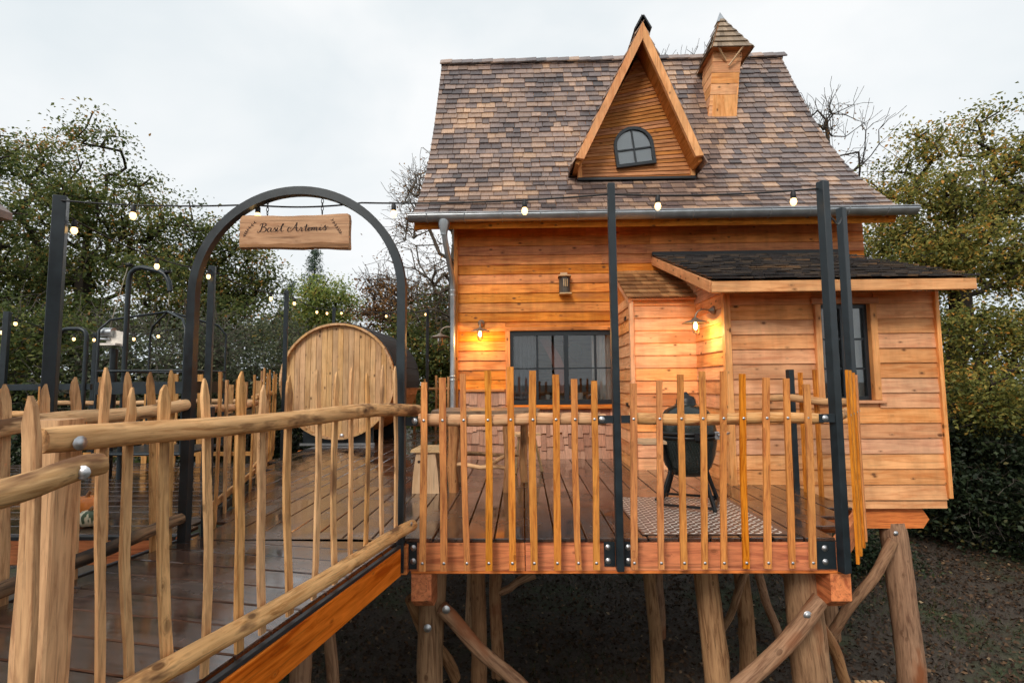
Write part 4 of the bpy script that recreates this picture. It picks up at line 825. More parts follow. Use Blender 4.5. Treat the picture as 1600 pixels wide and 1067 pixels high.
plate(pr, 2.43, 2.59, FY-0.001, -0.255, -0.03, [(2.50, -0.085), (2.50, -0.195)]); plate(pr, 2.47, 2.60, 4.372, 0.96, 1.03, [(2.52, 0.995)], 'rail_bracket')
ps = steel_post('steel_post', 'tall black steel post behind the right corner, before the annex window', 3.46, 5.49, -0.28, 3.16, 0.075, 0.45)
bolt((3.40, 5.45, -0.2), (-0.3, -1, 0), ps, 0.016)
pp = steel_post('steel_post', 'short dark steel railing post against the annex wall', 3.27, 6.36, -0.15, 1.44, 0.07, 0.2)
pl_ = steel_post('steel_post', 'tall black steel post holding the lights left of the arch', -4.20, 4.47, -0.25, 3.04, 0.10, 0.5)
def far_post(px_top, py_top, Y, z0, w_, label):
    p = atY(px_top, py_top, Y); steel_post('steel_post', label, p[0], p[1], z0, p[2], w_, 0.3); return p
Q1 = far_post(332, 416, 7.3, -0.2, 0.085, 'black steel light post seen just right of the arch left leg')
Q2 = far_post(448, 454, 9.3, -0.2, 0.075, 'black steel light post left of the barrel sauna')
Q3 = far_post(522, 480, 13.7, -0.2, 0.085, 'black steel light post behind the top of the barrel sauna')
Q4 = far_post(668, 483, 13.7, -0.2, 0.075, 'slim black steel light post between barrel sauna and house')
Q5 = far_post(12, 487, 8.6, -0.2, 0.085, 'dark steel light post at the far left edge')
Q6 = far_post(150, 520, 10.5, -0.2, 0.075, 'thin dark steel light post behind the hoist')

# ------------------------------------------------------------------ arch and hanging sign
ar_ = thing('entrance_arch', 'round topped black steel arch where the footbridge meets the terrace', 'arch', (-1.97, 4.40, -0.25))
mb = MB(); AXC, AR, AZS, AYC = -1.965, 0.92, 2.10, 4.39
path = [(AXC-AR, -0.25, -1, 0), (AXC-AR, AZS, -1, 0)] + [(AXC-AR*math.cos(a), AZS+AR*math.sin(a), -math.cos(a), math.sin(a)) for a in np.linspace(0.06, math.pi-0.06, 40)] + [(AXC+AR, AZS, 1, 0), (AXC+AR, -0.25, 1, 0)]
vs = []
for (x, z, nx_, nz_) in path:
    for (r_, y_) in ((-0.036, -0.036), (0.036, -0.036), (0.036, 0.036), (-0.036, 0.036)): vs.append(V(x+nx_*r_, AYC+y_, z+nz_*r_))
n = 4; mb.add(vs, [(i*n+k, (i+1)*n+k, (i+1)*n+(k+1) % n, i*n+(k+1) % n) for i in range(len(path)-1) for k in range(n)]); mb.add(vs[:4], [(0, 3, 2, 1)][::-1]); mb.add(vs[-4:], [(0, 1, 2, 3)])
mb.build('arch_tube', M_['steel_paint'], ar_)
plate(ar_, -1.005, -0.915, FY-0.002, -0.25, -0.03, [(-0.945, -0.075), (-0.945, -0.185)]); plate(ar_, -1.13, -1.085, FY-0.03, -0.25, -0.03, [(-1.11, -0.06), (-1.11, -0.2)])
plate(ar_, -1.005, -0.90, 4.372, 0.955, 1.03, [(-0.925, 0.995)], 'rail_bracket')
plate(ar_, -2.95, -2.82, 4.345, -0.12, 0.0, [(-2.85, -0.05), (-2.85, -0.1)])
steel_post('steel_post', 'short black steel gate post beside the arch left leg', -2.80, 4.55, -0.1, 1.12, 0.06)
sg = thing('hanging_sign', 'live edge wooden name board hanging on chains under the arch', 'sign', (-1.995, 4.39, 2.5))
SX = lambda u: -2.488+(u-135)/1310*0.985
SZ = lambda v: 2.808-(v-340)/420*0.315
topc = [(135, 420), (140, 375), (165, 345), (260, 342), (400, 350), (520, 350), (640, 358), (760, 358), (880, 352), (1000, 354), (1120, 350), (1240, 342), (1340, 338), (1405, 338), (1432, 352), (1443, 420)]
botc = [(1438, 560), (1440, 660), (1446, 755), (1435, 768), (1300, 762), (1160, 750), (1020, 748), (880, 758), (740, 752), (600, 744), (470, 742), (340, 738), (220, 744), (150, 742), (135, 700), (138, 560)]
outl = [(SX(u), SZ(v)) for u, v in topc+botc][::-1]
bmb = MB(); n = len(outl); cxs, czs = -1.995, 2.652
ins = [(cxs+(u-cxs)*0.988, czs+(v-czs)*0.95) for u, v in outl]; SYF = 4.365
vs = [V(u, SYF, v) for u, v in ins]+[V(u, SYF+0.012, v) for u, v in outl]+[V(u, SYF+0.045, v) for u, v in outl]
bmb.add(vs, [tuple(range(n)), tuple(range(2*n, 3*n))[::-1]]+[(k*n+i, (k+1)*n+i, (k+1)*n+(i+1) % n, k*n+(i+1) % n) for k in range(2) for i in range(n)])
brd = bmb.build('board', W_sign('x'), sg)
# darker live edge along the foot of the board
lw = [(150, 700), (300, 692), (470, 700), (640, 690), (800, 702), (960, 690), (1120, 680), (1280, 695), (1436, 700)]; lo = [(1436, 752), (1300, 752), (1160, 741), (1020, 739), (880, 748), (740, 742), (600, 734), (470, 732), (340, 729), (220, 733), (152, 730)]
MB().prism([(SX(u), SZ(v)) for u, v in lw+lo][::-1], lambda u, v, q: V(u, q, v), SYF-0.006, SYF+0.004).build('bark_edge', wood('sign_bark', 'x', (0.34, 0.16, 0.07), (0.17, 0.07, 0.03), knot=0.2, fine=6), sg)
def spline(pts, k=6):
    pts = [V(*p) for p in pts]; o = []
    for i in range(len(pts)-1):
        a, b_, c, d = pts[max(i-1, 0)], pts[i], pts[i+1], pts[min(i+2, len(pts)-1)]
        for j in range(k):
            t_ = j/k; o.append(0.5*((2*b_)+(c-a)*t_+(2*a-5*b_+4*c-d)*t_*t_+(3*b_-a-3*c+d)*t_**3))
    o.append(pts[-1]); return o
def stroke(mb, pts, w0=3.6, w1=6.5):
    p = spline(pts); n = len(p); L_, R_q = [], []
    for i in range(n):
        d = p[min(i+1, n-1)]-p[max(i-1, 0)]; d = d/(np.linalg.norm(d)+1e-9); wd = 1.3*(w0+(w1*max(0, d[1])**1.3))*(0.55 if i in (0, n-1) else 1)/2*1.15
        nn = V(-d[1], d[0]); L_.append(p[i]+nn*wd); R_q.append(p[i]-nn*wd)
    for i in range(n-1): mb.add([V(SX(q[0]), SYF-0.0015, SZ(q[1])) for q in (L_[i], L_[i+1], R_q[i+1], R_q[i])], [(0, 1, 2, 3)])
def dot(mb, u, v, ru, rv=None, an=0):
    rv = rv or ru; pts = []
    for k in range(10): a = 2*math.pi*k/10; x, y = ru*math.cos(a), rv*math.sin(a); pts.append(V(SX(u+x*math.cos(an)-y*math.sin(an)), SYF-0.0015, SZ(v+x*math.sin(an)+y*math.cos(an))))
    mb.add(pts, [tuple(range(10))])
GL = [[[(418, 450), (408, 490), (397, 525), (380, 549), (362, 556), (352, 546), (358, 538)], [(383, 478), (392, 458), (425, 446), (452, 452), (450, 475), (415, 495)], [(415, 495), (446, 498), (458, 520), (440, 546), (405, 553), (384, 544)]],
      [[(516, 506), (497, 500), (479, 515), (474, 538), (488, 549), (505, 535), (518, 505), (512, 535), (522, 548), (537, 538)]],
      [[(537, 538), (552, 515), (561, 498), (562, 515), (572, 535), (560, 549), (543, 544)]],
      [[(570, 542), (592, 503), (585, 535), (595, 547), (610, 536)]],
      [[(610, 536), (642, 490), (664, 462), (655, 457), (640, 490), (633, 535), (645, 548), (664, 536)]],
      [[(742, 522), (752, 506), (732, 500), (714, 518), (714, 542), (738, 550), (772, 524), (800, 480), (821, 440)], [(821, 440), (813, 490), (816, 532), (832, 548), (846, 536)], [(768, 518), (795, 508), (836, 508)]],
      [[(846, 536), (862, 506), (868, 500), (876, 508), (880, 515), (872, 540), (884, 546), (900, 532)]],
      [[(938, 462), (926, 505), (920, 535), (930, 546), (946, 534)], [(902, 494), (930, 491), (958, 486)]],
      [[(946, 534), (968, 526), (980, 510), (970, 502), (956, 514), (952, 536), (966, 546), (988, 532)]],
      [[(984, 516), (998, 503), (1001, 515), (994, 544)], [(996, 530), (1012, 506), (1026, 506), (1021, 542)], [(1023, 528), (1040, 504), (1054, 506), (1048, 532), (1058, 543), (1076, 530)]],
      [[(1076, 530), (1096, 500), (1090, 530), (1100, 541), (1118, 528)]],
      [[(1118, 528), (1140, 500), (1154, 480), (1153, 500), (1164, 522), (1150, 540), (1130, 536)], [(1163, 512), (1176, 496), (1192, 494)]]]
for gi, g_ in enumerate(GL):
    mb = MB()
    for st_ in g_: stroke(mb, st_)
    if gi == 3: dot(mb, 598, 483, 5)
    if gi == 10: dot(mb, 1106, 479, 5)
    mb.build('letter', M_['ink'], sg)
for (stem, flip) in (([(192, 612), (215, 565), (255, 505), (325, 432)], 1), ([(1346, 596), (1322, 550), (1280, 490), (1234, 415)], -1)):
    mb = MB(); stroke(mb, stem, 3, 1); sp = spline(stem, 10)
    for i in range(4, len(sp)-1, 4):
        d = sp[i]-sp[i-1]; a = math.atan2(d[1], d[0])
        for s_ in (-1, 1): an = a+s_*0.75; dot(mb, sp[i][0]+15*math.cos(an), sp[i][1]+15*math.sin(an), 13, 4.2, an)
    mb.build('leaf_sprig', M_['ink'], sg)
for u in (452, 1103):
    x = SX(u)
    for i in range(4):
        zc_ = 2.808+0.018+i*0.034; pts = []
        for k in range(10):
            a = 2*math.pi*k/10; dx, dz = 0.010*math.cos(a), 0.021*math.sin(a); pts.append(V(x+(dx if i % 2 else 0), SYF+0.022+(0 if i % 2 else dx), zc_+dz))
        MB().tube(pts, 0.0035, 5, closed=True).build('chain_link', M_['black_iron'], sg)

# ------------------------------------------------------------------ railings
fr = thing('front_railing', 'picket railing with pale log rails along the front of the terrace', 'railing', (0.8, 4.42, -0.27))
log('rail', (-0.90, 4.425, 1.0), (0.70, 4.425, 0.995), 0.052, 0.05, W_rail('z'), fr, 0.006, 61, 12, 0.04); log('rail', (0.90, 4.425, 0.995), (2.52, 4.425, 0.99), 0.05, 0.046, W_rail('z'), fr, 0.008, 62, 12, 0.04)
TOPL = [(663, 597, 660), (691, 590, 694), (723, 584, 730), (762, 579, 764), (797, 573, 801), (832, 579, 835), (868, 585, 871), (897, 592, 904), (928, 595, 932), (989.5, 599, 991), (1030, 594, 1033), (1063, 585, 1069), (1097, 580, 1101), (1130, 580, 1131), (1160, 584, 1166), (1197, 590, 1200), (1228, 591, 1238), (1260, 600, 1270)]
for i, (tx, ty, bx) in enumerate(TOPL):
    a = atY(bx, 892-(bx-640)*0.008, 4.36); c = atY(tx, ty, 4.36)
    piece('picket', a, c, RNG.uniform(0.050, 0.060), 0.024, W_picket('z'), fr, up=(0, 1, 0), bend=0.012, seg=6, seed=i)
    for z_ in (1.0, -0.17):
        k = (z_-a[2])/(c[2]-a[2]); bolt((a[0]+(c[0]-a[0])*k, 4.346, z_), (0, -1, 0), fr, 0.008, 'screw')
rr = thing('side_railing', 'picket railing on the short angled edge at the right corner of the terrace', 'railing', (3.05, 4.95, -0.27))
d = V(3.46-2.635, 5.49-4.415, 0); ln = np.linalg.norm(d); d /= ln; on = V(d[1], -d[0], 0)
log('rail', V(2.68, 4.48, 1.0), V(3.42, 5.44, 1.0), 0.045, 0.045, W_rail('z'), rr, 0.006, 64)
for i, (s, z1) in enumerate(((0.32, 1.40), (0.58, 1.40), (0.86, 1.38), (1.10, 1.36))):
    p = V(2.635, 4.415, 0)+d*s+on*0.065; piece('picket', p+V(0, 0, -0.27), p+V(0.0, 0, z1), 0.066, 0.024, W_picket('z'), rr, up=tuple(on), bend=0.01, seg=6, seed=70+i); bolt(p+on*0.013+V(0, 0, 1.0), on, rr, 0.008, 'screw')
rb = thing('side_railing', 'picket railing running back to the annex wall at the right', 'railing', (3.4, 5.9, -0.1))
log('rail', (3.02, 6.5, 1.10), (3.48, 5.55, 1.07), 0.042, 0.045, W_rail('z'), rb, 0.012, 65)
for i, (px_, top) in enumerate(((1256, 590), (1270, 583), (1289, 592))):
    p = V(3.31+0.05*i, 6.2-0.22*i, 0); piece('picket', p+V(0, 0, -0.05), p+V(0, 0, 1.40+0.03*(i % 2)), 0.06, 0.024, W_picket('z'), rb, up=(1, 0.2, 0), bend=0.01, seg=6, seed=80+i)
def bplane(x, y, off=0.0):
    d_ = ray(x, y); p0 = BR0+BN*off; return EYE+d_*(((p0-EYE) @ BN)/(d_ @ BN))
br = thing('bridge_railing', 'split picket railing with peeled log rails along the near side of the footbridge', 'railing', (-1.3, 3.2, 0))
log('rail', bplane(64, 694, 0.075), bplane(655, 640, 0.075), 0.043, 0.052, W_log('z'), br, 0.012, 91, 14, 0.05, seg=40, bow=(0.0, 0.02))
log('lower_rail', bplane(120, 1126, 0.085), bplane(646, 822, 0.085), 0.044, 0.05, W_log('z'), br, 0.012, 92, 14, 0.05, seg=36)
bolt(bplane(125, 692, 0.118), BN, br, 0.016); bolt(bplane(643, 818, 0.13), BN, br, 0.013)
BP = [(165, 574, 156, 1075), (206, 605, 203, 1080), (258, 601, 263, 1040), (319, 591, 320, 1055), (377, 580, 373, 1018), (411, 601, 409, 990), (452, 587, 453, 960), (496, 577, 490, 935), (526, 581, 523, 912), (549, 574, 547, 894), (574, 583, 570, 875), (598, 570, 597, 859), (617, 572, 618, 846)]
for i, (tx, ty, bx, by) in enumerate(BP):
    wid = (0.030, 0.034, 0.050, 0.040, 0.050, 0.046, 0.052, 0.047, 0.050, 0.040, 0.044, 0.046, 0.044)[i]
    piece('picket', bplane(bx, by, 0.015), bplane(tx, ty, 0.015), wid, 0.017, W_split('z'), br, up=tuple(BN), bend=0.03, tip=(0.06+0.05*RNG.random()), seg=7, seed=100+i)
nr_ = thing('walkway_railing', 'end of a log railing with thick squared post at the lower left corner', 'railing', (-1.6, 1.6, 0))
pc = atY(77, 800, 1.80); ptop = atY(82, 655, 1.80)[2]
piece('post', (pc[0], 1.80, -0.35), (pc[0]+0.006, 1.80, ptop), 0.125, 0.11, W_split('z'), nr_, up=(0, 1, 0), bend=0.01, seg=6, seed=140)
log('rail', atY(164, 727, 1.60), atY(-140, 800, 1.22), 0.034, 0.042, W_log('z'), nr_, 0.010, 93, 14, 0.06, seg=20)
bolt(atY(130, 738, 1.515), (0.2, -1, 0), nr_, 0.014)
a = atY(36, 1100, 1.56); c = atY(50, 618, 1.56); piece('picket', a, c, 0.046, 0.024, W_split('z'), nr_, up=(0, 1, 0), bend=0.012, tip=0.09, seg=7, seed=141)
LOFF = -1.80
lr_ = thing('bridge_railing', 'split picket railing along the far left side of the footbridge', 'railing', (-3.0, 3.8, 0))
log('rail', bplane(-90, 680, LOFF), bplane(290, 634, LOFF), 0.055, 0.05, W_log('z'), lr_, 0.012, 94, 12, 0.05, seg=24)
log('lower_rail', bplane(-90, 953, LOFF+0.03), bplane(286, 812, LOFF+0.03), 0.05, 0.045, wood('bark_log', 'z', (0.36, 0.20, 0.10), (0.06, 0.035, 0.022), knot=0.5, bump=0.6, stain=((0.025, 0.018, 0.014), 2.2, 0.5)), lr_, 0.014, 95, 12, 0.06, seg=24)
for i, (tx, ty, bx, by) in enumerate(((8, 600, 4, 960), (70, 600, 62, 935), (117, 589, 112, 912), (161, 590, 158, 900), (200, 581, 197, 886), (235, 581, 239, 865), (268, 578, 262, 858))):
    piece('picket', bplane(bx, by, LOFF-0.06), bplane(tx, ty, LOFF-0.06), RNG.uniform(0.050, 0.062), 0.026, W_split('z'), lr_, up=tuple(BN), bend=0.03, tip=0.10, seg=7, seed=160+i)
def rail_run(name, label, pts, z_rail, tops, spacing, seed, mat=None, steel=False, r=0.042, w_=0.06, low=True, z0=-0.05):
    pts = [V(*p) for p in pts]; c = sum(pts)/len(pts); t_ = thing(name, label, 'railing', (c[0], c[1], 0)); rg = random.Random(seed); mat = mat or W_gold
    for a, b_ in zip(pts[:-1], pts[1:]):
        dd = b_-a; ln = np.linalg.norm(dd); dd = dd/ln; nn = V(dd[1], -dd[0]); p3 = lambda q, z: V(q[0], q[1], z)
        log('rail', p3(a, z_rail), p3(b_, z_rail+rg.uniform(-0.03, 0.03)), r, r*0.95, W_log('z'), t_, 0.01, seed+3, 10, 0.06)
        if steel: piece('steel_channel', p3(a-nn*0.02, z_rail-0.12), p3(b_-nn*0.02, z_rail-0.12), 0.02, 0.07, M_['steel_paint'], t_); piece('steel_channel', p3(a+nn*0.02, 0.03), p3(b_+nn*0.02, 0.03), 0.02, 0.08, M_['steel_paint'], t_)
        if low: piece('lower_rail', p3(a, 0.14), p3(b_, 0.14), 0.03, 0.07, mat('z'), t_)
        s = spacing*0.5
        while s < ln:
            q = a+dd*s+nn*0.05; piece('picket', p3(q, z0+rg.uniform(-0.03, 0.03)), p3(q+V(*rg.choices((-0.015, 0, 0.015), k=2)), rg.uniform(*tops)), w_*rg.uniform(0.85, 1.15), 0.024, mat('z'), t_, up=(nn[0], nn[1], 0), bend=0.015, seg=5, seed=seed+int(s*100)); s += spacing*rg.uniform(0.85, 1.15)
    return t_
rail_run('terrace_railing', 'orange picket railing on the left edge of the terrace, leading to the barrel sauna', [(-2.96, 4.75), (-3.66, 7.0)], 1.08, (1.33, 1.46), 0.44, 200, steel=True)
rail_run('terrace_railing', 'thin picket railing directly left of the barrel sauna', [(-3.75, 7.1), (-4.75, 9.6), (-5.5, 11.2)], 1.14, (1.42, 1.58), 0.32, 230, w_=0.05)
rail_run('terrace_railing', 'picket railing at the back of the terrace between sauna and house', [(-3.2, 14.4), (-1.25, 14.4)], 1.15, (1.40, 1.62), 0.32, 260, w_=0.06)

# ------------------------------------------------------------------ side platform on the left with pumpkins and hoist
sp_ = thing('side_platform', 'weathered plank platform on the left beyond the footbridge railing', 'deck', (-5.6, 7.0, GZ))
for i in range(16):
    y = 4.62+0.26*i+0.13; x1 = -3.02-(y-4.62)*0.34
    plank(sp_, (-8.6, y, -0.02), (x1, y, -0.02), PW-0.012, 0.032, 'x')
MB().cbox((-5.85, 4.58, -0.13), (5.6, 0.07, 0.24), 0.006).build('fascia_beam', W_beam('x'), sp_); MB().box((-8.6, 4.535, -0.034), (-3.06, 4.60, -0.004)).build('edge_strip', M_['flashing'], sp_)
for (x, y) in ((-3.6, 4.9), (-5.6, 4.9), (-8.0, 4.9), (-5.6, 8.4), (-8.0, 8.4)): stilt(sp_, x, y, -0.04, 0.09, 0.11, (0, 0), 60+int(x*3+y))
rail_run('platform_railing', 'orange picket railing at the back of the left side platform', [(-8.4, 8.75), (-4.4, 8.75)], 1.02, (1.28, 1.52), 0.46, 300, w_=0.085)
rail_run('platform_railing', 'short dark edged railing at the far left behind the big post', [(-8.3, 6.2), (-5.9, 6.4)], 0.98, (1.2, 1.4), 0.5, 320, w_=0.08)
def pumpkin(name, label, p, r, h, mat, seg=40, lobes=10):
    t_ = thing(name, label, 'pumpkin', p); prof_ = [(0.0001, 0.06*h), (0.35*r, 0.01*h), (0.75*r, 0.08*h), (0.97*r, 0.3*h), (r, 0.5*h), (0.93*r, 0.74*h), (0.65*r, 0.94*h), (0.3*r, 0.98*h), (0.0001, 0.92*h)]
    MB().lathe(prof_, p, seg, True, lobes, 0.12).build('body', mat, t_); MB().tube([p+V(0, 0, 0.92*h), p+V(0.01, 0, 1.06*h), p+V(0.03, 0, 1.2*h)], [0.022, 0.016, 0.014], 7).build('stem', W_stilt('z'), t_)
m, t, b, N, Lk = newmat('striped_gourd'); tcn = N('ShaderNodeTexCoord'); wv = N('ShaderNodeTexNoise', inp={'Scale': 22.0, 'Detail': 2.0}); mpn = N('ShaderNodeMapping'); mpn.inputs['Scale'].default_value = (1, 1, 0.35); Lk(tcn.outputs['Object'], mpn.inputs[0]); Lk(mpn.outputs[0], wv.inputs['Vector'])
rrp = ramp(N, [(0.46, (0.72, 0.62, 0.42)), (0.53, (0.06, 0.09, 0.04))]); Lk(wv.outputs[0], rrp.inputs[0]); Lk(rrp.outputs[0], b.inputs['Base Color']); b.inputs['Roughness'].default_value = 0.4; M_['striped_gourd'] = m
pumpkin('pumpkin', 'round orange pumpkin on the left side platform', V(-4.30, 5.05, 0.0), 0.155, 0.24, M_['pumpkin']); pumpkin('gourd', 'small cream and dark striped gourd beside the orange pumpkin', V(-4.10, 4.86, 0.0), 0.10, 0.15, M_['striped_gourd'])
# hoist
HX = atY(198, 500, 7.2); hx = HX[0]
ho = thing('hoist', 'black steel tube hoist with curved arm and hand winch', 'hoist', (hx, 7.2, 0))
q = lambda x, y, Y=7.2: atY(x, y, Y)
arm = [V(hx, 7.2, 0), V(hx, 7.2, 1.5), q(201, 440)] + [q(x, y) for x, y in ((204, 427), (212, 420), (222, 418), (250, 424), (258, 429), (264, 440), (266, 455))]
MB().tube(arm, 0.034, 12).build('arm', M_['steel_paint'], ho); MB().tube([V(hx-0.24, 7.3, -0.2), V(hx-0.24, 7.3, 1.85)], 0.05, 12).build('mast', M_['steel_paint'], ho)
for (x, y) in ((202, 414), (262, 425)): MB().lathe([(0.0001, -0.02), (0.05, -0.018), (0.035, 0), (0.05, 0.018), (0.0001, 0.02)], q(x, y), 14).build('pulley', M_['black_iron'], ho)
MB().tube([q(200, 417), q(171, 513)], 0.006, 5).build('hoist_rope', M_['rope'], ho); MB().tube([q(265, 455), q(263, 478)], 0.005, 5).build('hoist_rope', M_['rope'], ho)
wn_ = MB(); a = q(158, 519); b_ = q(178, 519); wn_.tube([a, b_], 0.065, 14); wn_.tube([a-V(0.02, 0, 0.1), b_-V(0.05, 0, 0.1)], 0.02, 8); wn_.build('winch_drum', M_['zinc'], ho)
c = q(183, 522); mb = MB(); mb.beam(c+V(-0.14, 0.02, -0.02), c+V(0.1, 0.02, -0.08), 0.02, 0.20); mb.beam(c+V(-0.2, -0.05, -0.15), c+V(0.06, -0.05, -0.15), 0.1, 0.03); mb.build('winch_bracket', M_['tread'], ho)
bk = thing('lift_basket', 'black steel lift basket with peaked frame hanging behind the hoist', 'basket', (q(262, 600)[0]-0.1, 8.0, 0))
bx, byy = q(262, 485, 7.6)[0], 7.6; apx_ = V(bx, byy, q(262, 487, 7.6)[2]); cs = [V(bx-0.62, byy-0.5, 0), V(bx+0.62, byy-0.5, 0), V(bx+0.62, byy+0.5, 0), V(bx-0.62, byy+0.5, 0)]
for c in cs:
    MB().tube([apx_, apx_+(c-V(apx_[0], apx_[1], 0))*0.85+V(0, 0, -0.17)-V(0, 0, 0), c+V(0, 0, apx_[2]-0.32), c+V(0, 0, apx_[2]-0.5), c+V(0, 0, 0.35)], 0.017, 8).build('frame_tube', M_['steel_paint'], bk)
for i in range(4):
    a, b_ = cs[i], cs[(i+1) % 4]; MB().beam(a+V(0, 0, 1.28), b_+V(0, 0, 1.28), 0.03, 0.17).build('side_panel', M_['steel_paint'], bk); MB().tube([a+V(0, 0, 1.52), b_+V(0, 0, 1.52)], 0.016, 8).build('handrail', M_['steel_paint'], bk); MB().tube([a+V(0, 0, 0.36), b_+V(0, 0, 0.36)], 0.02, 8).build('floor_frame', M_['steel_paint'], bk)
MB().cbox((bx, byy, 0.37), (1.2, 0.96, 0.03), 0.003).build('floor_panel', M_['steel_paint'], bk)
def loop_frame(label, x0, x1, ytop, Y):
    a = atY(x0, ytop, Y); b_ = atY(x1, ytop+2, Y); t_ = thing('loop_frame', label, 'frame', ((a[0]+b_[0])/2, Y, 0)); pts = [V(a[0], Y, 0), V(a[0], Y, a[2]-0.15)]
    for k in range(7): an = math.pi-k*math.pi/12; pts.append(V(a[0]+0.14+0.14*math.cos(an), Y, a[2]-0.14+0.14*math.sin(an)))
    for k in range(7): an = math.pi/2-k*math.pi/12; pts.append(V(b_[0]-0.14+0.14*math.cos(an), Y, a[2]-0.14+0.14*math.sin(an)))
    pts.append(V(b_[0], Y, 0)); MB().tube(pts, 0.032, 10).build('loop_tube', M_['steel_paint'], t_); MB().cbox(((a[0]+b_[0])/2-0.4, Y+0.03, 1.30), (b_[0]-a[0]+1.0, 0.05, 0.10), 0.004).build('crossbar', M_['steel_paint'], t_)
loop_frame('black steel loop frame with crossbar right of the big left post', 93, 136, 514, 8.2)

# ------------------------------------------------------------------ string lights
def bulb(parent, p, r=0.034):
    if 'bulb_mesh' not in bpy.data.meshes:
        mb = MB(); mb.lathe([(0.0001, -0.066), (0.015, -0.06), (0.025, -0.043), (0.028, -0.028), (0.023, -0.008), (0.014, 0.008)], n=14); mesh_from('bulb_mesh', mb.v, mb.f, mb.s).materials.append(M_['bulb_glow'])
        mb = MB(); mb.lathe([(0.019, 0.0), (0.022, 0.004), (0.022, 0.05), (0.014, 0.062), (0.010, 0.075)], n=12); mesh_from('socket_mesh', mb.v, mb.f, mb.s).materials.append(M_['cable'])
    b_ = link('bulb', bpy.data.meshes['bulb_mesh'], None, parent, p-V(0, 0, 0.07)); s = link('socket', bpy.data.meshes['socket_mesh'], None, b_, p-V(0, 0, 0.07))
def light_string(label, ends, bulbs, sag=0.04, r=0.008):
    t_ = thing('string_lights', label, 'string lights', (ends[0]+ends[-1])/2)
    for a, b_ in zip(ends[:-1], ends[1:]):
        pts = [a+(b_-a)*k/14-V(0, 0, sag*4*(k/14)*(1-k/14)) for k in range(15)]; MB().tube(pts, r, 6).build('cable', M_['cable'], t_)
    for p in bulbs: bulb(t_, p)
    return t_
SY4 = 4.42
def on(ends, f_, k, sag): a, b_ = ends[k], ends[k+1]; return a+(b_-a)*f_-V(0, 0, sag*4*f_*(1-f_))
E1 = [V(-4.16, 4.43, 2.99), V(-2.45, 4.45, 2.93), V(-1.43, 4.45, 2.93), V(0.76, 4.42, 2.96), V(2.60, 4.42, 2.98)]
def bulbs_at(ends, xs_, sag):
    o = []
    for x in xs_:
        for k in range(len(ends)-1):
            if ends[k][0] <= x <= ends[k+1][0]: o.append(on(ends, (x-ends[k][0])/(ends[k+1][0]-ends[k][0]), k, sag))
    return o
light_string('long string of lit bulbs across the front, from left post to right corner', E1, bulbs_at(E1, (-3.50, -2.37, -1.14, 0.03, 1.20, 2.38), 0.03), 0.03)
E2 = [V(2.66, 4.46, 2.96), V(2.95, 4.8, 2.82), V(3.44, 5.46, 3.05)]; light_string('short slack cable between the two right steel posts', E2, [], 0.06, 0.009)
E3 = [V(-4.15, 4.52, 2.86), Q1+V(0, 0, -0.06), Q2+V(0, 0, -0.06), Q3+V(0, 0, -0.06)]; sgz = 0.10
def along(ends, lst, sag): return [on(ends, f_, k, sag) for (k, f_) in lst]
light_string('string of lit bulbs receding from the left post past the barrel sauna', E3, along(E3, ((0, 0.02), (0, 0.50), (0, 0.96), (1, 0.75), (2, 0.12), (2, 0.55), (2, 0.8)), sgz), sgz)
E4 = [Q3+V(0, 0, -0.04), Q4+V(0, 0, -0.04)]; light_string('string of lit bulbs above the far end of the barrel sauna', E4, along(E4, ((0, 0.08), (0, 0.56), (0, 0.98)), 0.08), 0.08)
E5 = [Q5+V(0, 0, -0.05), Q6+V(0, 0, -0.05), atY(332, 500, 10.5)]; light_string('string of lit bulbs far left behind the hoist', E5, along(E5, ((0, 0.08), (0, 0.72), (0, 0.98), (1, 0.33), (1, 0.54)), 0.1), 0.1)
E6 = [atY(-60, 505, 8.6), Q5+V(0, 0, -0.25)]; light_string('lit bulb on a cable at the far left picture edge', E6, along(E6, ((0, 0.9),), 0.05), 0.05)

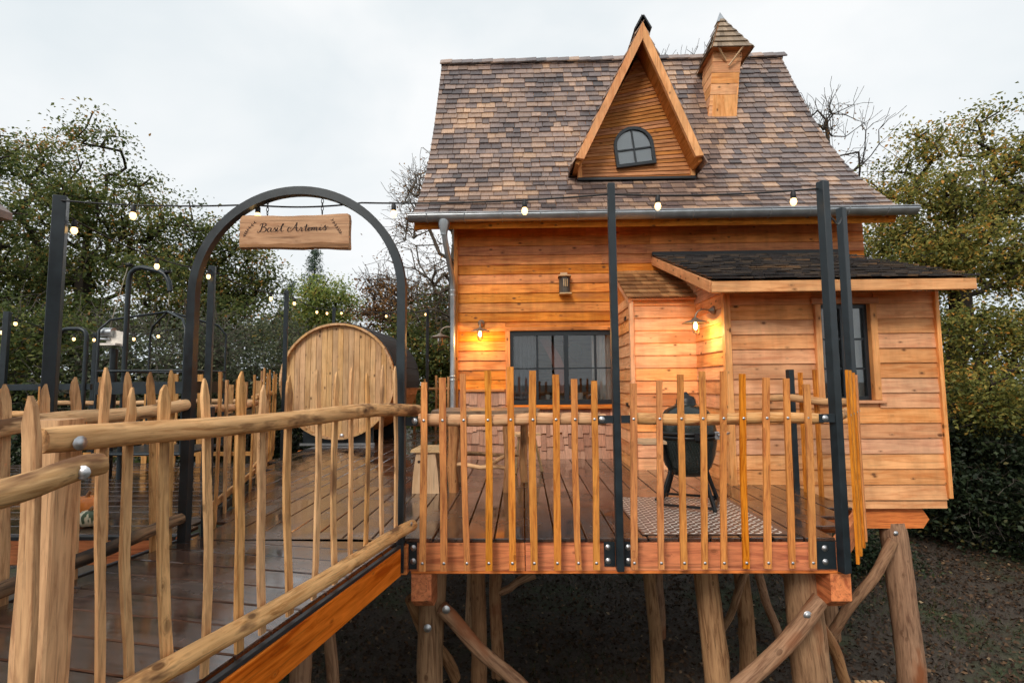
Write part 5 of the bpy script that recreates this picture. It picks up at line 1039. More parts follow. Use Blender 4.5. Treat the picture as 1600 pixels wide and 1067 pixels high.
# ------------------------------------------------------------------ wall lamps
def wall_lamp(label, plate_p, nrm, out_, lit=True, watts=5.0):
    nrm = V(*nrm); t_ = thing('wall_lamp', label, 'lamp', plate_p); q = plate_p+nrm*out_
    R3 = Vector(nrm).to_track_quat('Z', 'Y').to_euler(); mb = MB(); mb.lathe([(0.06, 0), (0.06, 0.012), (0.045, 0.03), (0.02, 0.05), (0.012, 0.07)], n=16); link('wall_plate', mesh_from('wall_plate', mb.v, mb.f, mb.s), M_['lamp_shade'], t_, plate_p, R3)
    pts = [plate_p+nrm*0.05, plate_p+nrm*out_*0.55+V(0, 0, 0.012)]+[plate_p+nrm*(out_*0.55+out_*0.45*math.sin(a))+V(0, 0, 0.012-0.12*(1-math.cos(a))) for a in np.linspace(0.25, math.pi/2, 6)]
    MB().tube(pts, 0.012, 8).build('arm', M_['lamp_shade'], t_)
    z = -0.10; MB().lathe([(0.02, z+0.0), (0.035, z-0.012), (0.06, z-0.03), (0.13, z-0.05), (0.178, z-0.072), (0.18, z-0.077), (0.13, z-0.058), (0.06, z-0.040), (0.03, z-0.035)], q, 28).build('shade', M_['lamp_shade'], t_)
    MB().lathe([(0.048, z-0.045), (0.05, z-0.12), (0.05, z-0.17), (0.042, z-0.205), (0.02, z-0.225), (0.0001, z-0.23)], q, 18).build('glass_jar', M_['jar'], t_)
    bl = MB().lathe([(0.012, z-0.05), (0.026, z-0.09), (0.03, z-0.12), (0.022, z-0.15), (0.0001, z-0.165)], q, 14).build('bulb', M_['filament'] if lit else M_['curtain_white'], t_)
    if lit:
        l = bpy.data.objects.new('lamp_light', bpy.data.lights.new('lamp_light', 'POINT')); COL.objects.link(l); l.parent = t_; l.location = tuple(q+V(0, 0, z-0.195)-plate_p); l.data.energy = watts; l.data.color = (1.0, 0.64, 0.25); l.data.shadow_soft_size = 0.03
wall_lamp('lit metal wall lamp with disc shade beside the downpipe, left of the wide window', atY(752, 505, WY-0.03), (0, -1, 0), 0.26, True, 16.0)
wall_lamp('lit metal wall lamp with disc shade in the corner above the grill', V(2.61, 7.0, 2.27), (-1, 0, 0), 0.25, True, 19.0)
wall_lamp('unlit metal wall lamp on the hidden left wall of the house, nearer one', V(WX0-0.005, 9.1, 2.30), (-1, 0, 0), 0.32, False)
wall_lamp('unlit metal wall lamp on the hidden left wall of the house, half behind the downpipe', V(WX0-0.005, 11.2, 2.33), (-1, 0, 0), 0.3, False)

# ------------------------------------------------------------------ insect house on the wall
ih = thing('insect_house', 'small bark covered insect house with slatted front on the wall above the window', 'insect house', atY(882, 458, WY-0.1)); c = atY(882, 446, WY-0.09)
MB().tube([c+V(0, 0, -0.14), c+V(0, 0, 0.14)], 0.095, 14).build('body', wood('dark_bark', 'z', (0.16, 0.13, 0.10), (0.04, 0.03, 0.025), knot=0.2, bump=0.8, fine=5), ih)
for i in range(3): MB().cbox(c+V(0.012+0.03*(i-1), -0.098, 0.03), (0.013, 0.02, 0.13), 0.002).build('slat', W_pale('z'), ih)
MB().cbox(c+V(0, -0.01, 0.155), (0.22, 0.22, 0.025), 0.004).build('roof_board', W_pale('x'), ih); MB().cbox(c+V(-0.01, 0.02, 0.195), (0.12, 0.12, 0.05), 0.006).build('roof_block', W_pale('x'), ih); MB().cbox(c+V(0.01, -0.02, -0.155), (0.21, 0.2, 0.025), 0.004).build('base_board', W_pale('x'), ih)

# ------------------------------------------------------------------ barrel sauna
BC = V(-3.96, 10.9, 1.37); BRD = 1.24; BLEN = 2.4
ba = thing('barrel_sauna', 'round wooden barrel sauna with black felt roof at the back left of the terrace', 'sauna', (BC[0], BC[1]+1.2, 0))
x = -BRD+0.05; pw_ = 0.117; i = 0
while x < BRD-0.06:
    xa, xb = x+0.004, min(x+pw_, BRD-0.04)-0.004; r_ = BRD-0.045
    f_ = lambda u: math.sqrt(max(0, r_*r_-u*u)); um = (xa+xb)/2
    MB().prism([(xa, -f_(xa)), (um, -f_(um)), (xb, -f_(xb)), (xb, f_(xb)), (um, f_(um)), (xa, f_(xa))], lambda u, v, q: V(BC[0]+u, BC[1]+0.06-q, BC[2]+v), 0.0, 0.035+RNG.uniform(-0.005, 0.005)).build('front_plank', W_barrel('z'), ba); x += pw_
def arc_shell(name, a0_, a1_, r0, r1, y0, y1, mat, n=24, parent=None):
    mb = MB(); vs = []
    for k in range(n+1):
        a = a0_+(a1_-a0_)*k/n
        for (r, y) in ((r0, y0), (r1, y0), (r1, y1), (r0, y1)): vs.append(V(BC[0]+r*math.cos(a), y, BC[2]+r*math.sin(a)))
    mb.add(vs, [(k*4+j, k*4+(j+1) % 4, (k+1)*4+(j+1) % 4, (k+1)*4+j) for k in range(n) for j in range(4)], False); mb.add(vs[:4], [(3, 2, 1, 0)]); mb.add(vs[-4:], [(0, 1, 2, 3)]); return mb.build(name, mat, parent or ba)
ns = 44
for k in range(ns): arc_shell('stave', 2*math.pi*k/ns+0.002, 2*math.pi*(k+1)/ns-0.002, BRD-0.045, BRD, BC[1]-0.07+RNG.uniform(-0.006, 0.006), BC[1]+BLEN, W_barrel('y'), 1)
for k in range(9): arc_shell('roof_felt', math.radians(-8)+k*math.radians(196)/9+0.003, math.radians(-8)+(k+1)*math.radians(196)/9-0.003, BRD+0.002, BRD+0.022+0.004*(k % 2), BC[1]+0.03, BC[1]+BLEN+0.02, M_['felt'], 3)
mb = MB(); mb.prism([(BC[0]+u*1.0, v) for u, v in ((-0.75, 0.0), (0.75, 0.0), (0.75, 0.42), (0.4, 0.2), (0, 0.13), (-0.4, 0.2), (-0.75, 0.42))], lambda u, v, q: V(u, q, v), BC[1]+0.06, BC[1]+0.14); mb.build('cradle', M_['steel_paint'], ba); mb = MB(); mb.prism([(BC[0]+u*1.0, v) for u, v in ((-0.75, 0.0), (0.75, 0.0), (0.75, 0.42), (0.4, 0.2), (0, 0.13), (-0.4, 0.2), (-0.75, 0.42))], lambda u, v, q: V(u, q, v), BC[1]+2.0, BC[1]+2.08); mb.build('cradle', M_['steel_paint'], ba)
MB().cbox((BC[0], BC[1]+0.02, 0.03), (1.6, 0.03, 0.05), 0.003).build('skirt_bar', M_['zinc'], ba); bolt((BC[0]+0.1, BC[1]-0.0, 0.21), (0, -1, 0), ba, 0.03)

# ------------------------------------------------------------------ things on the terrace
mt = thing('tread_plate_mat', 'patterned metal floor plate lying under the black grill', 'mat', (1.64, 5.24, 0.004)); MX0, MX1, MY0, MY1 = 1.01, 2.27, 4.53, 5.95
MB().box((MX0, MY0, 0.003), (MX1, MY1, 0.008)).build('sheet', M_['plate_metal'], mt); mb = MB(); pit = 0.080
for j in range(int((MY1-MY0)/pit*2)):
    for i in range(int((MX1-MX0)/pit)):
        x, y = MX0+(i+0.5+0.5*(j % 2))*pit, MY0+(j+0.6)*pit*0.5
        if x > MX1-0.03 or y > MY1-0.02: continue
        l, w_ = (0.030, 0.012) if j % 2 == 0 else (0.012, 0.030)
        mb.add([V(x-l, y, 0.008), V(x, y-w_, 0.008), V(x+l, y, 0.008), V(x, y+w_, 0.008), V(x-l*0.4, y, 0.011), V(x+l*0.4, y, 0.011)], [(0, 1, 5, 4), (1, 2, 5), (2, 3, 4, 5), (3, 0, 4)])
mb.build('raised_treads', M_['tread'], mt)['kind'] = 'stuff'
KX, KY = 1.76, 5.62; kp = V(KX, KY, 0.012)
kg = thing('kamado_grill', 'egg shaped black ceramic grill on a steel leg frame', 'grill', kp)
MB().lathe([(0.13, 0.30), (0.17, 0.31), (0.235, 0.40), (0.275, 0.52), (0.295, 0.64), (0.30, 0.70)], kp, 40).build('fire_bowl', M_['ceramic'], kg)
MB().lathe([(0.30, 0.765), (0.298, 0.80), (0.275, 0.90), (0.225, 0.985), (0.15, 1.035), (0.10, 1.05)], kp, 40).build('dome', M_['ceramic'], kg)
for (za, zb) in ((0.695, 0.728), (0.738, 0.772)): MB().lathe([(0.30, za), (0.312, za+0.003), (0.312, zb-0.003), (0.30, zb)], kp, 40).build('steel_band', M_['black_iron'], kg)
cp = MB().lathe([(0.105, 1.045), (0.10, 1.10), (0.085, 1.13), (0.05, 1.145), (0.03, 1.16), (0.015, 1.18), (0.0001, 1.185)], kp, 24).build('vent_cap', M_['black_iron'], kg)
MB().lathe([(0.115, 1.038), (0.12, 1.045), (0.115, 1.055)], kp, 24).build('vent_ring', M_['ceramic'], cp)
tl_ = MB()
for r in range(16):                                                    # embossed dimples of the ceramic
    z = 0.36+r*0.021; rad = np.interp(z, [0.31, 0.40, 0.52, 0.64, 0.70], [0.17, 0.235, 0.275, 0.295, 0.30]); nn = int(2*math.pi*rad/0.03)
    for k in range(nn):
        a = 2*math.pi*(k+0.5*(r % 2))/nn; er_ = V(math.cos(a), math.sin(a), 0); et = V(-math.sin(a), math.cos(a), 0); p = kp+er_*rad+V(0, 0, z)
        tl_.add([p-et*0.011, p-V(0, 0, 0.008), p+et*0.011, p+V(0, 0, 0.008), p+er_*0.006], [(0, 1, 4), (1, 2, 4), (2, 3, 4), (3, 0, 4)])
tl_.build('dimples', M_['ceramic'], kg)['kind'] = 'stuff'
mb = MB(); mb.tube([kp+V(0.33, -0.12, 0.75), kp+V(0.37, -0.2, 0.76), kp+V(0.30, -0.30, 0.76), kp+V(0.20, -0.34, 0.75)], 0.014, 8); mb.build('handle', M_['steel_bright'], kg)
for (dx, dy) in ((0.06, -0.31), (0.0, -0.315), (0.24, -0.21)): MB().cbox(kp+V(dx, dy, 0.735), (0.05, 0.03, 0.08), 0.004).build('latch', M_['steel_bright'] if dx else M_['black_iron'], kg)
for an in (-70, 25, 110, 205):
    a = math.radians(an); d_ = V(math.cos(a), math.sin(a), 0); piece('leg', kp+d_*0.40, kp+d_*0.24+V(0, 0, 0.36), 0.028, 0.036, M_['black_iron'], kg); piece('leg_strap', kp+d_*0.24+V(0, 0, 0.36), kp+d_*0.305+V(0, 0, 0.69), 0.012, 0.055, M_['black_iron'], kg)
    a2 = math.radians(an+90 if an != 205 else 290); d2 = V(math.cos(a2), math.sin(a2), 0); piece('foot_bar', kp+d_*0.39+V(0, 0, 0.03), kp+d2*0.39+V(0, 0, 0.03), 0.025, 0.025, M_['black_iron'], kg)
for s_ in (-1, 1): MB().lathe([(0.0001, -0.0), (0.03, 0.0), (0.03, 0.02), (0.0001, 0.02)], kp+V(s_*0.3, 0.15, 0.0), 12).build('caster', M_['black_iron'], kg)
mb = MB(); out_ = [(-0.62, -0.10), (-0.55, -0.22), (-0.30, -0.20), (-0.29, -0.05), (-0.31, 0.12), (-0.55, 0.16), (-0.62, 0.06)]; mb.prism(out_, lambda u, v, q: kp+V(u, v-0.1, q), 0.66, 0.685); mb.build('side_shelf', W_pale('x'), kg)
MB().beam(kp+V(-0.5, -0.12, 0.645), kp+V(-0.30, -0.05, 0.645), 0.03, 0.03).build('shelf_bracket', M_['black_iron'], kg)
# rustic table
tb = thing('log_table', 'rustic slab table on rough log legs behind the front railing', 'table', (-0.5, 6.55, 0))
TX0, TX1, TY0, TY1, TZ = -1.12, 0.18, 6.15, 7.05, 0.975
outl = [(TX0, TY0+0.1), (TX0+0.2, TY0), (-0.5, TY0+0.05), (0.0, TY0-0.02), (TX1, TY0+0.1), (TX1+0.03, 6.6), (TX1-0.06, TY1), (-0.4, TY1-0.04), (TX0+0.1, TY1+0.02), (TX0-0.03, 6.6)]
MB().prism(outl, lambda u, v, q: V(u, v, q), TZ-0.06, TZ).build('table_top', wood('old_slab', 'x', (0.30, 0.185, 0.10), (0.15, 0.085, 0.045), knot=0.5, rough=0.4, spec=0.5, var=0.1), tb)
for i, (x, y, r) in enumerate(((-0.86, 6.28, 0.06), (-0.2, 6.28, 0.045), (-0.86, 6.92, 0.055), (0.0, 6.92, 0.05))): log('leg', (x, y, 0), (x, y, TZ-0.06), r*1.05, r, wood('bark_leg', 'z', (0.56, 0.28, 0.12), (0.26, 0.11, 0.045), knot=0.6, bump=0.6, stain=((0.12, 0.05, 0.025), 3, 0.58)), tb, 0.01, 400+i, 12, 0.08)
for i, (a, b_) in enumerate((((-0.86, 6.28, 0.33), (-0.2, 6.28, 0.28)), ((-0.86, 6.92, 0.36), (0.0, 6.92, 0.36)), ((-0.5, 6.28, 0.30), (-0.1, 6.92, 0.38)))): log('stretcher', a, b_, 0.03, 0.026, W_log('z'), tb, 0.012, 410+i)
def stool(name, label, x, y, wd, dp_, h, rz, slanted=False):
    t_ = thing(name, label, 'stool', (x, y, 0)); c, s = math.cos(rz), math.sin(rz); P_ = lambda u, v, z: V(x+u*c-v*s, y+u*s+v*c, z)
    mb = MB(); mb.hexa([P_(-wd/2-0.03, -dp_/2-0.03, h-0.035), P_(wd/2+0.03, -dp_/2-0.03, h-0.035), P_(wd/2+0.03, dp_/2+0.03, h-0.035), P_(-wd/2-0.03, dp_/2+0.03, h-0.035), P_(-wd/2-0.02, -dp_/2-0.03, h), P_(wd/2+0.02, -dp_/2-0.03, h), P_(wd/2+0.02, dp_/2+0.03, h), P_(-wd/2-0.02, dp_/2+0.03, h)]); mb.build('seat', W_pale('y'), t_)
    if slanted:
        for (u, v) in ((-1, -1), (1, -1), (1, 1), (-1, 1)): a = P_(u*wd*0.62, v*dp_*0.62, 0); piece('leg', a, P_(u*wd*0.35, v*dp_*0.35, h-0.035), 0.035, 0.035, W_pale('z'), t_)
    else:
        for v in (-1, 1):
            mb = MB(); prof2 = [(-wd/2-0.015, 0), (wd/2+0.015, 0), (wd/2, h*0.45), (wd/2-0.035, h-0.036), (-wd/2+0.035, h-0.036), (-wd/2, h*0.45)]
            mb.prism(prof2, lambda u, w2, q: P_(u, v*(dp_/2-0.015)-q*1.0, w2), -0.013, 0.013); e = mb.build('side_board', W_pale('z'), t_)
            if v < 0:
                mb = MB(); mb.lathe([(0.0001, 0), (0.017, 0.0), (0.017, 0.002), (0.0001, 0.002)], (0, 0, 0), 14); link('hand_hole', mesh_from('hand_hole', mb.v, mb.f, mb.s), M_['ink'], e, P_(-0.08, -dp_/2-0.0005, h*0.72), (math.pi/2, 0, rz))
        MB().beam(P_(0, -dp_/2+0.03, h*0.5), P_(0, dp_/2-0.03, h*0.5), 0.02, 0.08).build('stretcher', W_pale('y'), t_)
stool('stool', 'pale pine stool with flared side boards near the arch', -1.17, 6.42, 0.30, 0.42, 0.52, -0.05)
stool('stool', 'pale stool with splayed stick legs behind the log table', 0.0, 7.75, 0.34, 0.30, 0.56, 0.4, True)
# small lit slatted step down on the ground
st = thing('slatted_step', 'small pale slatted wooden step lying on the ground at the lower right', 'step', (3.7, 5.9, float(ground_z(3.7, 5.9))))
c = atZ(1398, 1104, -2.75)
for i in range(5): MB().cbox(c+V(-0.12+0.08*i, 0.1, 0), (0.055, 0.9, 0.03), 0.003).build('slat', W_pale('y'), st)
for s_ in (-0.3, 0.4): MB().cbox(c+V(0.04, s_+0.1, -0.16), (0.4, 0.06, 0.28), 0.004).build('bearer', W_pale('x'), st)
# corner of a neighbouring hut roof at the left picture edge
nh = thing('neighbour_hut', 'edge of a brown shingled hut roof poking in at the far left', 'hut', (-4.6, 2.3, GZ)); e = atY(20, 334, 3.4)
MB().box((-5.6, 1.2, -0.3), (e[0]-0.55, 2.8, e[2]+0.05)).build('wall', W_house('x'), nh)
zz_ = e[2]; cx_, cy_ = (-5.6+e[0]-0.55)/2, 2.0; mb = MB(); b4 = [V(e[0], 3.4, zz_), V(-6.2, 3.4, zz_), V(-6.2, 0.7, zz_), V(e[0], 0.7, zz_)]; tpn = V(cx_, cy_, zz_+1.6); mb.add(b4+[p-V(0, 0, 0.05) for p in b4]+[tpn], [(0, 1, 8), (1, 2, 8), (2, 3, 8), (3, 0, 8), (4, 7, 6, 5), (0, 4, 5, 1), (1, 5, 6, 2), (2, 6, 7, 3), (3, 7, 4, 0)]); mb.build('roof', M_['roof_shingle'], nh)
for (x, y) in ((-5.4, 1.4), (-5.4, 2.6), (e[0]-0.8, 1.4), (e[0]-0.8, 2.6)): stilt(nh, x, y, -0.3, 0.09, 0.1, (0, 0), 77)

# ------------------------------------------------------------------ trees
leaf_mat('oak_leaf', [(0.0, (0.056, 0.083, 0.025)), (0.35, (0.131, 0.169, 0.053)), (0.65, (0.219, 0.244, 0.075)), (0.88, (0.325, 0.281, 0.081)), (1.0, (0.500, 0.237, 0.062))])
leaf_mat('gold_oak_leaf', [(0.0, (0.085, 0.108, 0.031)), (0.35, (0.223, 0.239, 0.065)), (0.65, (0.393, 0.362, 0.092)), (0.86, (0.585, 0.424, 0.100)), (1.0, (0.770, 0.370, 0.077))])
leaf_mat('green_leaf', [(0.0, (0.102, 0.159, 0.041)), (0.5, (0.261, 0.332, 0.081)), (0.85, (0.435, 0.463, 0.131)), (1.0, (0.580, 0.463, 0.116))])
leaf_mat('russet_leaf', [(0.0, (0.118, 0.060, 0.025)), (0.5, (0.270, 0.127, 0.047)), (1.0, (0.439, 0.237, 0.075))])
leaf_mat('dark_leaf', [(0.0, (0.013, 0.023, 0.012)), (0.6, (0.030, 0.047, 0.021)), (0.9, (0.060, 0.085, 0.034)), (1.0, (0.118, 0.101, 0.034))], 0.1)
leaf_mat('grey_leaf', [(0.0, (0.067, 0.085, 0.049)), (0.6, (0.161, 0.193, 0.108)), (1.0, (0.323, 0.323, 0.188))])
leaf_mat('needle', [(0.0, (0.035, 0.060, 0.041)), (0.7, (0.076, 0.121, 0.080)), (1.0, (0.139, 0.176, 0.114))], 0.1)
leaf_mat('litter', [(0.0, (0.03, 0.018, 0.011)), (0.5, (0.075, 0.042, 0.024)), (0.8, (0.17, 0.10, 0.052)), (1.0, (0.42, 0.31, 0.18))], 0.05)
leaf_mat('grass_blade', [(0.0, (0.018, 0.03, 0.008)), (1.0, (0.07, 0.095, 0.03))], 0.2)
plain('bark', (0.045, 0.036, 0.028), 0.85, 0, 0.35, 14, 0.6, 0.2); plain('grey_twig', (0.11, 0.098, 0.08), 0.85, 0, 0.3, 14, 0.2, 0.2)
def leaf_quads(P, size, rg, flat=0.35, aspect=0.55):
    n = len(P); nv = rg.normal(size=(n, 3)); nv[:, 2] = np.abs(nv[:, 2])+flat; nv /= np.linalg.norm(nv, axis=1)[:, None]
    a = rg.normal(size=(n, 3)); a -= nv*np.sum(a*nv, 1)[:, None]; a /= np.linalg.norm(a, axis=1)[:, None]; b_ = np.cross(nv, a)
    s = (size*rg.uniform(0.6, 1.35, n))[:, None]; l = a*s; w_ = b_*s*aspect; f_ = nv*s*0.18
    v = np.empty((n, 4, 3)); v[:, 0] = P-l*0.5; v[:, 1] = P+w_*0.5+f_+l*0.08; v[:, 2] = P+l*0.5; v[:, 3] = P-w_*0.5+f_+l*0.08
    return v.reshape(-1, 3)
def tree(name, label, base, crown, rad, nclump, nleaf, lsize, lmat, trunk_r=0.22, seed=0, group=None, cat='tree', sig=0.42, shell=0.45, lobes=7, twigs=0, bark='bark', low=0.0, light=0.5, tilt=(0, 0), blobs=None):
    rg = np.random.default_rng(seed); base = V(*base); crown = V(*crown); rad = V(*rad)
    t_ = thing(name, label, cat, base, group)
    # uneven crown: ellipsoid with random bulges
    lobes *= 2; ld = rg.normal(size=(lobes, 3)); ld /= np.linalg.norm(ld, axis=1)[:, None]; la = rg.uniform(0.15, 0.5, lobes)
    d_ = rg.normal(size=(nclump, 3)); d_ /= np.linalg.norm(d_, axis=1)[:, None]
    f_ = np.minimum(1.08, 0.60+np.sum(la[None]*np.maximum(0, d_ @ ld.T)**9, 1)); rr_ = rg.uniform(0, 1, nclump)**(1/3*(1-shell)+0.0) if shell < 1 else np.ones(nclump)
    Cc = crown+d_*(f_*rr_)[:, None]*rad
    Cc = Cc[Cc[:, 2] > base[2]+low] if low else Cc
    if blobs is not None:                                              # crown built of several leaf masses
        vol = np.array([b_[3]**2*b_[4] for b_ in blobs]); cnt_ = np.maximum(3, (nclump*vol/vol.sum()).astype(int)); L_c = []
        for (bx_, by_, bz_, br_, bh_), k_ in zip(blobs, cnt_):
            dd = rg.normal(size=(k_, 3)); dd /= np.linalg.norm(dd, axis=1)[:, None]; L_c.append(V(bx_, by_, bz_)+dd*(rg.uniform(0, 1, k_)**0.42*rg.uniform(0.85, 1.12, k_))[:, None]*V(br_, br_, bh_))
        Cc = np.concatenate(L_c); crown = Cc.mean(0); rad = np.maximum(0.8, (Cc.max(0)-Cc.min(0))/2)
    # skeleton
    top = crown+V(tilt[0], tilt[1], rad[2]*0.45); nodes = []; par = []
    m = 9
    for i in range(m+1):
        k = i/m; nodes.append(base+(top-base)*k+V(rg.normal()*0.12*k*(1-k)*4, rg.normal()*0.12*k*(1-k)*4, 0)); par.append(i-1)
    axis_d = np.linalg.norm((Cc-crown)/rad, axis=1); order = np.argsort(axis_d); tips = []
    step = max(0.35, float(min(rad))/6)
    for ci in order:
        c = Cc[ci]; NA = np.array(nodes); dv = c-NA; dist = np.linalg.norm(dv, axis=1); cost = dist+0.9*np.maximum(0, NA[:, 2]-c[2]+0.25*dist); cost[:3] += 3; j = int(np.argmin(cost))
        p = nodes[j]; n_ = max(1, int(dist[j]/step)); prev = j
        for q in range(1, n_+1):
            k = q/n_; pt = p+(c-p)*k+rg.normal(size=3)*0.10*step*(q < n_)+V(0, 0, -0.12*dist[j]*k*(1-k)); nodes.append(pt); par.append(prev); prev = len(nodes)-1
        tips.append(prev)
    if twigs:
        for tp_ in list(tips):
            for _ in range(twigs):
                prev = tp_; dv = rg.normal(size=3)+V(0, 0, 0.5); dv += (nodes[tp_]-crown)/np.linalg.norm(nodes[tp_]-crown)*0.8; dv /= np.linalg.norm(dv)
                for q in range(3): nodes.append(nodes[prev]+dv*rg.uniform(0.16, 0.34)+rg.normal(size=3)*0.05); par.append(prev); prev = len(nodes)-1
    n_ = len(nodes); wgt = np.zeros(n_); ch = np.zeros(n_)
    for p in par:
        if p >= 0: ch[p] += 1
    for i in range(n_-1, -1, -1):
        if ch[i] == 0: wgt[i] = 1.0
        if par[i] >= 0: wgt[par[i]] += wgt[i]
    r_ = trunk_r*(wgt/wgt[0])**0.5; r_ = np.maximum(r_, 0.006); NA = np.array(nodes)
    # limbs as tapered five sided sticks
    I = np.array([i for i in range(n_) if par[i] >= 0]); Pp = NA[np.array(par)[I]]; Q = NA[I]; r0_ = np.minimum(r_[np.array(par)[I]], r_[I]*1.35); r1_ = r_[I]
    t__ = Q-Pp; t__ /= np.linalg.norm(t__, axis=1)[:, None]+1e-9; ref = np.where(np.abs(t__[:, 2:3]) < 0.9, V(0, 0, 1)[None], V(1, 0, 0)[None]); a = np.cross(t__, ref); a /= np.linalg.norm(a, axis=1)[:, None]; b_ = np.cross(t__, a)
    K = 5; vv = np.empty((len(I), 2*K, 3))
    for k in range(K):
        an = 2*math.pi*k/K; o = a*math.cos(an)+b_*math.sin(an); vv[:, k] = Pp+o*r0_[:, None]; vv[:, K+k] = Q+o*r1_[:, None]
    qv = np.empty((len(I), K, 4, 3))
    for k in range(K): qv[:, k, 0] = vv[:, k]; qv[:, k, 1] = vv[:, (k+1) % K]; qv[:, k, 2] = vv[:, K+(k+1) % K]; qv[:, k, 3] = vv[:, K+k]
    me = fast_quads('trunk', qv.reshape(-1, 3)-base, len(I)*K, np.zeros(len(I)*K)); link('trunk', me, M_[bark], t_, base)
    if nleaf:
        cen = NA[np.array(tips)]; P_ = np.repeat(cen, nleaf, 0)+rg.normal(size=(len(cen)*nleaf, 3))*V(sig, sig, sig*0.42)
        cl = np.repeat(rg.uniform(-0.3, 0.3, len(cen)), nleaf); at_ = np.clip(rg.beta(1.6, 2.0, len(P_))+cl+(light-0.5), 0, 1)
        me = fast_quads('crown', leaf_quads(P_, lsize, rg)-base, len(P_), at_); link('crown', me, M_[lmat], t_, base)
    return t_
gz_ = lambda x, y: float(ground_z(x, y))
def T(px, py, Y): return atY(px, py, Y)
def masses(Y, lst, dseed, dspread=1.3):
    rgm = random.Random(dseed); o = []
    for (px, py, rx, ry) in lst:
        y_ = Y+rgm.uniform(-dspread, dspread); p_ = atY(px, py, y_); o.append((p_[0], y_, p_[2], rx*y_/800, ry*y_/800))
    return o
def big_tree(name, label, px, Y, lst, nclump, nleaf, ls, mat, tr, seed, group=None, light=0.5, sig=0.36, twigs=0, **kw):
    p_ = atY(px, 600, Y); tree(name, label, (p_[0], Y, gz_(p_[0], Y)), (0, 0, 0), (1, 1, 1), nclump, int(nleaf*0.58), ls*1.05, mat, tr, seed, group, light=light, sig=sig, twigs=twigs, blobs=masses(Y, lst, seed), **kw)
GL_ = 'autumn trees on the left'
big_tree('oak_tree', 'tall oak with yellowing green crown rising at the far left', 130, 17, [(150, 215, 38, 55), (70, 262, 55, 52), (205, 300, 55, 42), (120, 320, 80, 55), (262, 345, 48, 42), (40, 350, 55, 60), (190, 400, 85, 60), (90, 440, 85, 65), (255, 440, 60, 55), (180, 505, 90, 45), (60, 530, 80, 50)], 540, 120, 0.118, 'oak_leaf', 0.30, 1, GL_, 0.52)
big_tree('oak_tree', 'broad dark oak crown cut off by the left picture edge', -60, 14.5, [(5, 235, 45, 42), (-60, 250, 60, 60), (-10, 330, 60, 60), (-80, 400, 80, 80), (0, 440, 70, 70), (-40, 520, 90, 70)], 280, 120, 0.112, 'oak_leaf', 0.26, 2, GL_, 0.44)
big_tree('oak_tree', 'lower oak with brownish green crown behind the arch left leg', 330, 19, [(330, 372, 42, 45), (390, 405, 40, 34), (290, 420, 55, 50), (360, 455, 60, 45), (425, 440, 24, 34), (310, 500, 75, 50), (400, 510, 55, 45)], 330, 120, 0.122, 'oak_leaf', 0.25, 3, GL_, 0.5)
big_tree('field_maple', 'bright yellow green tree above the barrel sauna', 508, 24, [(510, 455, 34, 26), (480, 480, 32, 28), (538, 485, 26, 30), (505, 510, 50, 34)], 190, 120, 0.125, 'green_leaf', 0.2, 5, None, 0.64)
big_tree('russet_oak', 'russet brown thinning tree between barrel sauna and house', 605, 20, [(592, 448, 26, 26), (630, 470, 34, 34), (600, 500, 38, 34), (655, 520, 36, 40)], 190, 42, 0.12, 'russet_leaf', 0.2, 6, None, 0.55, 0.34, 3)
c = T(690, 360, 17); tree('bare_oak', 'nearly bare grey oak reaching up beside the left roof edge', (c[0]+0.6, 17, gz_(c[0], 17)), c+V(0.3, 0, 0), (2.3, 2.2, 4.2), 210, 12, 0.09, 'russet_leaf', 0.22, 7, twigs=5, bark='grey_twig', sig=0.36)
big_tree('shrubby_oak', 'green brown thicket tree right behind the downpipe', 672, 17.5, [(640, 520, 32, 36), (690, 480, 34, 40), (670, 560, 46, 40), (700, 540, 30, 50)], 190, 85, 0.115, 'oak_leaf', 0.16, 8, None, 0.45)
big_tree('oak_tree', 'large golden green oak to the right of the house', 1490, 15, [(1448, 222, 34, 46), (1528, 212, 34, 40), (1590, 252, 48, 40), (1400, 290, 36, 40), (1480, 300, 58, 46), (1565, 330, 58, 46), (1395, 375, 48, 46), (1480, 390, 70, 50), (1580, 420, 62, 52), (1430, 455, 60, 44)], 520, 120, 0.102, 'gold_oak_leaf', 0.28, 9, None, 0.54)
big_tree('oak_tree', 'lower golden oak boughs at the right picture edge', 1620, 13, [(1520, 520, 55, 48), (1600, 530, 60, 60), (1490, 590, 42, 42), (1560, 620, 66, 50), (1500, 668, 34, 30), (1620, 660, 60, 50)], 300, 115, 0.096, 'gold_oak_leaf', 0.2, 10, None, 0.48)
big_tree('oak_tree', 'dense green oak seen through the gap right of the roof', 1365, 19, [(1345, 395, 36, 40), (1385, 430, 44, 44), (1350, 480, 60, 50), (1420, 520, 60, 60), (1370, 560, 60, 50)], 260, 110, 0.12, 'oak_leaf', 0.22, 11, None, 0.5)
c = T(1320, 230, 18); tree('bare_tree', 'bare branches with a few leaves sticking out right of the roof', (c[0]-0.9, 18, gz_(c[0], 18)), c+V(-0.6, 0, -0.6), (1.7, 2.0, 3.6), 90, 5, 0.09, 'russet_leaf', 0.12, 12, twigs=3, sig=0.25)
c = T(1060, 150, 20); tree('bare_tree', 'bare twig tips showing above the ridge between dormer and turret', (c[0], 20, gz_(c[0], 20)), c+V(0, 0, -0.2), (1.6, 1.5, 2.2), 80, 4, 0.10, 'russet_leaf', 0.12, 13, twigs=3, sig=0.25)
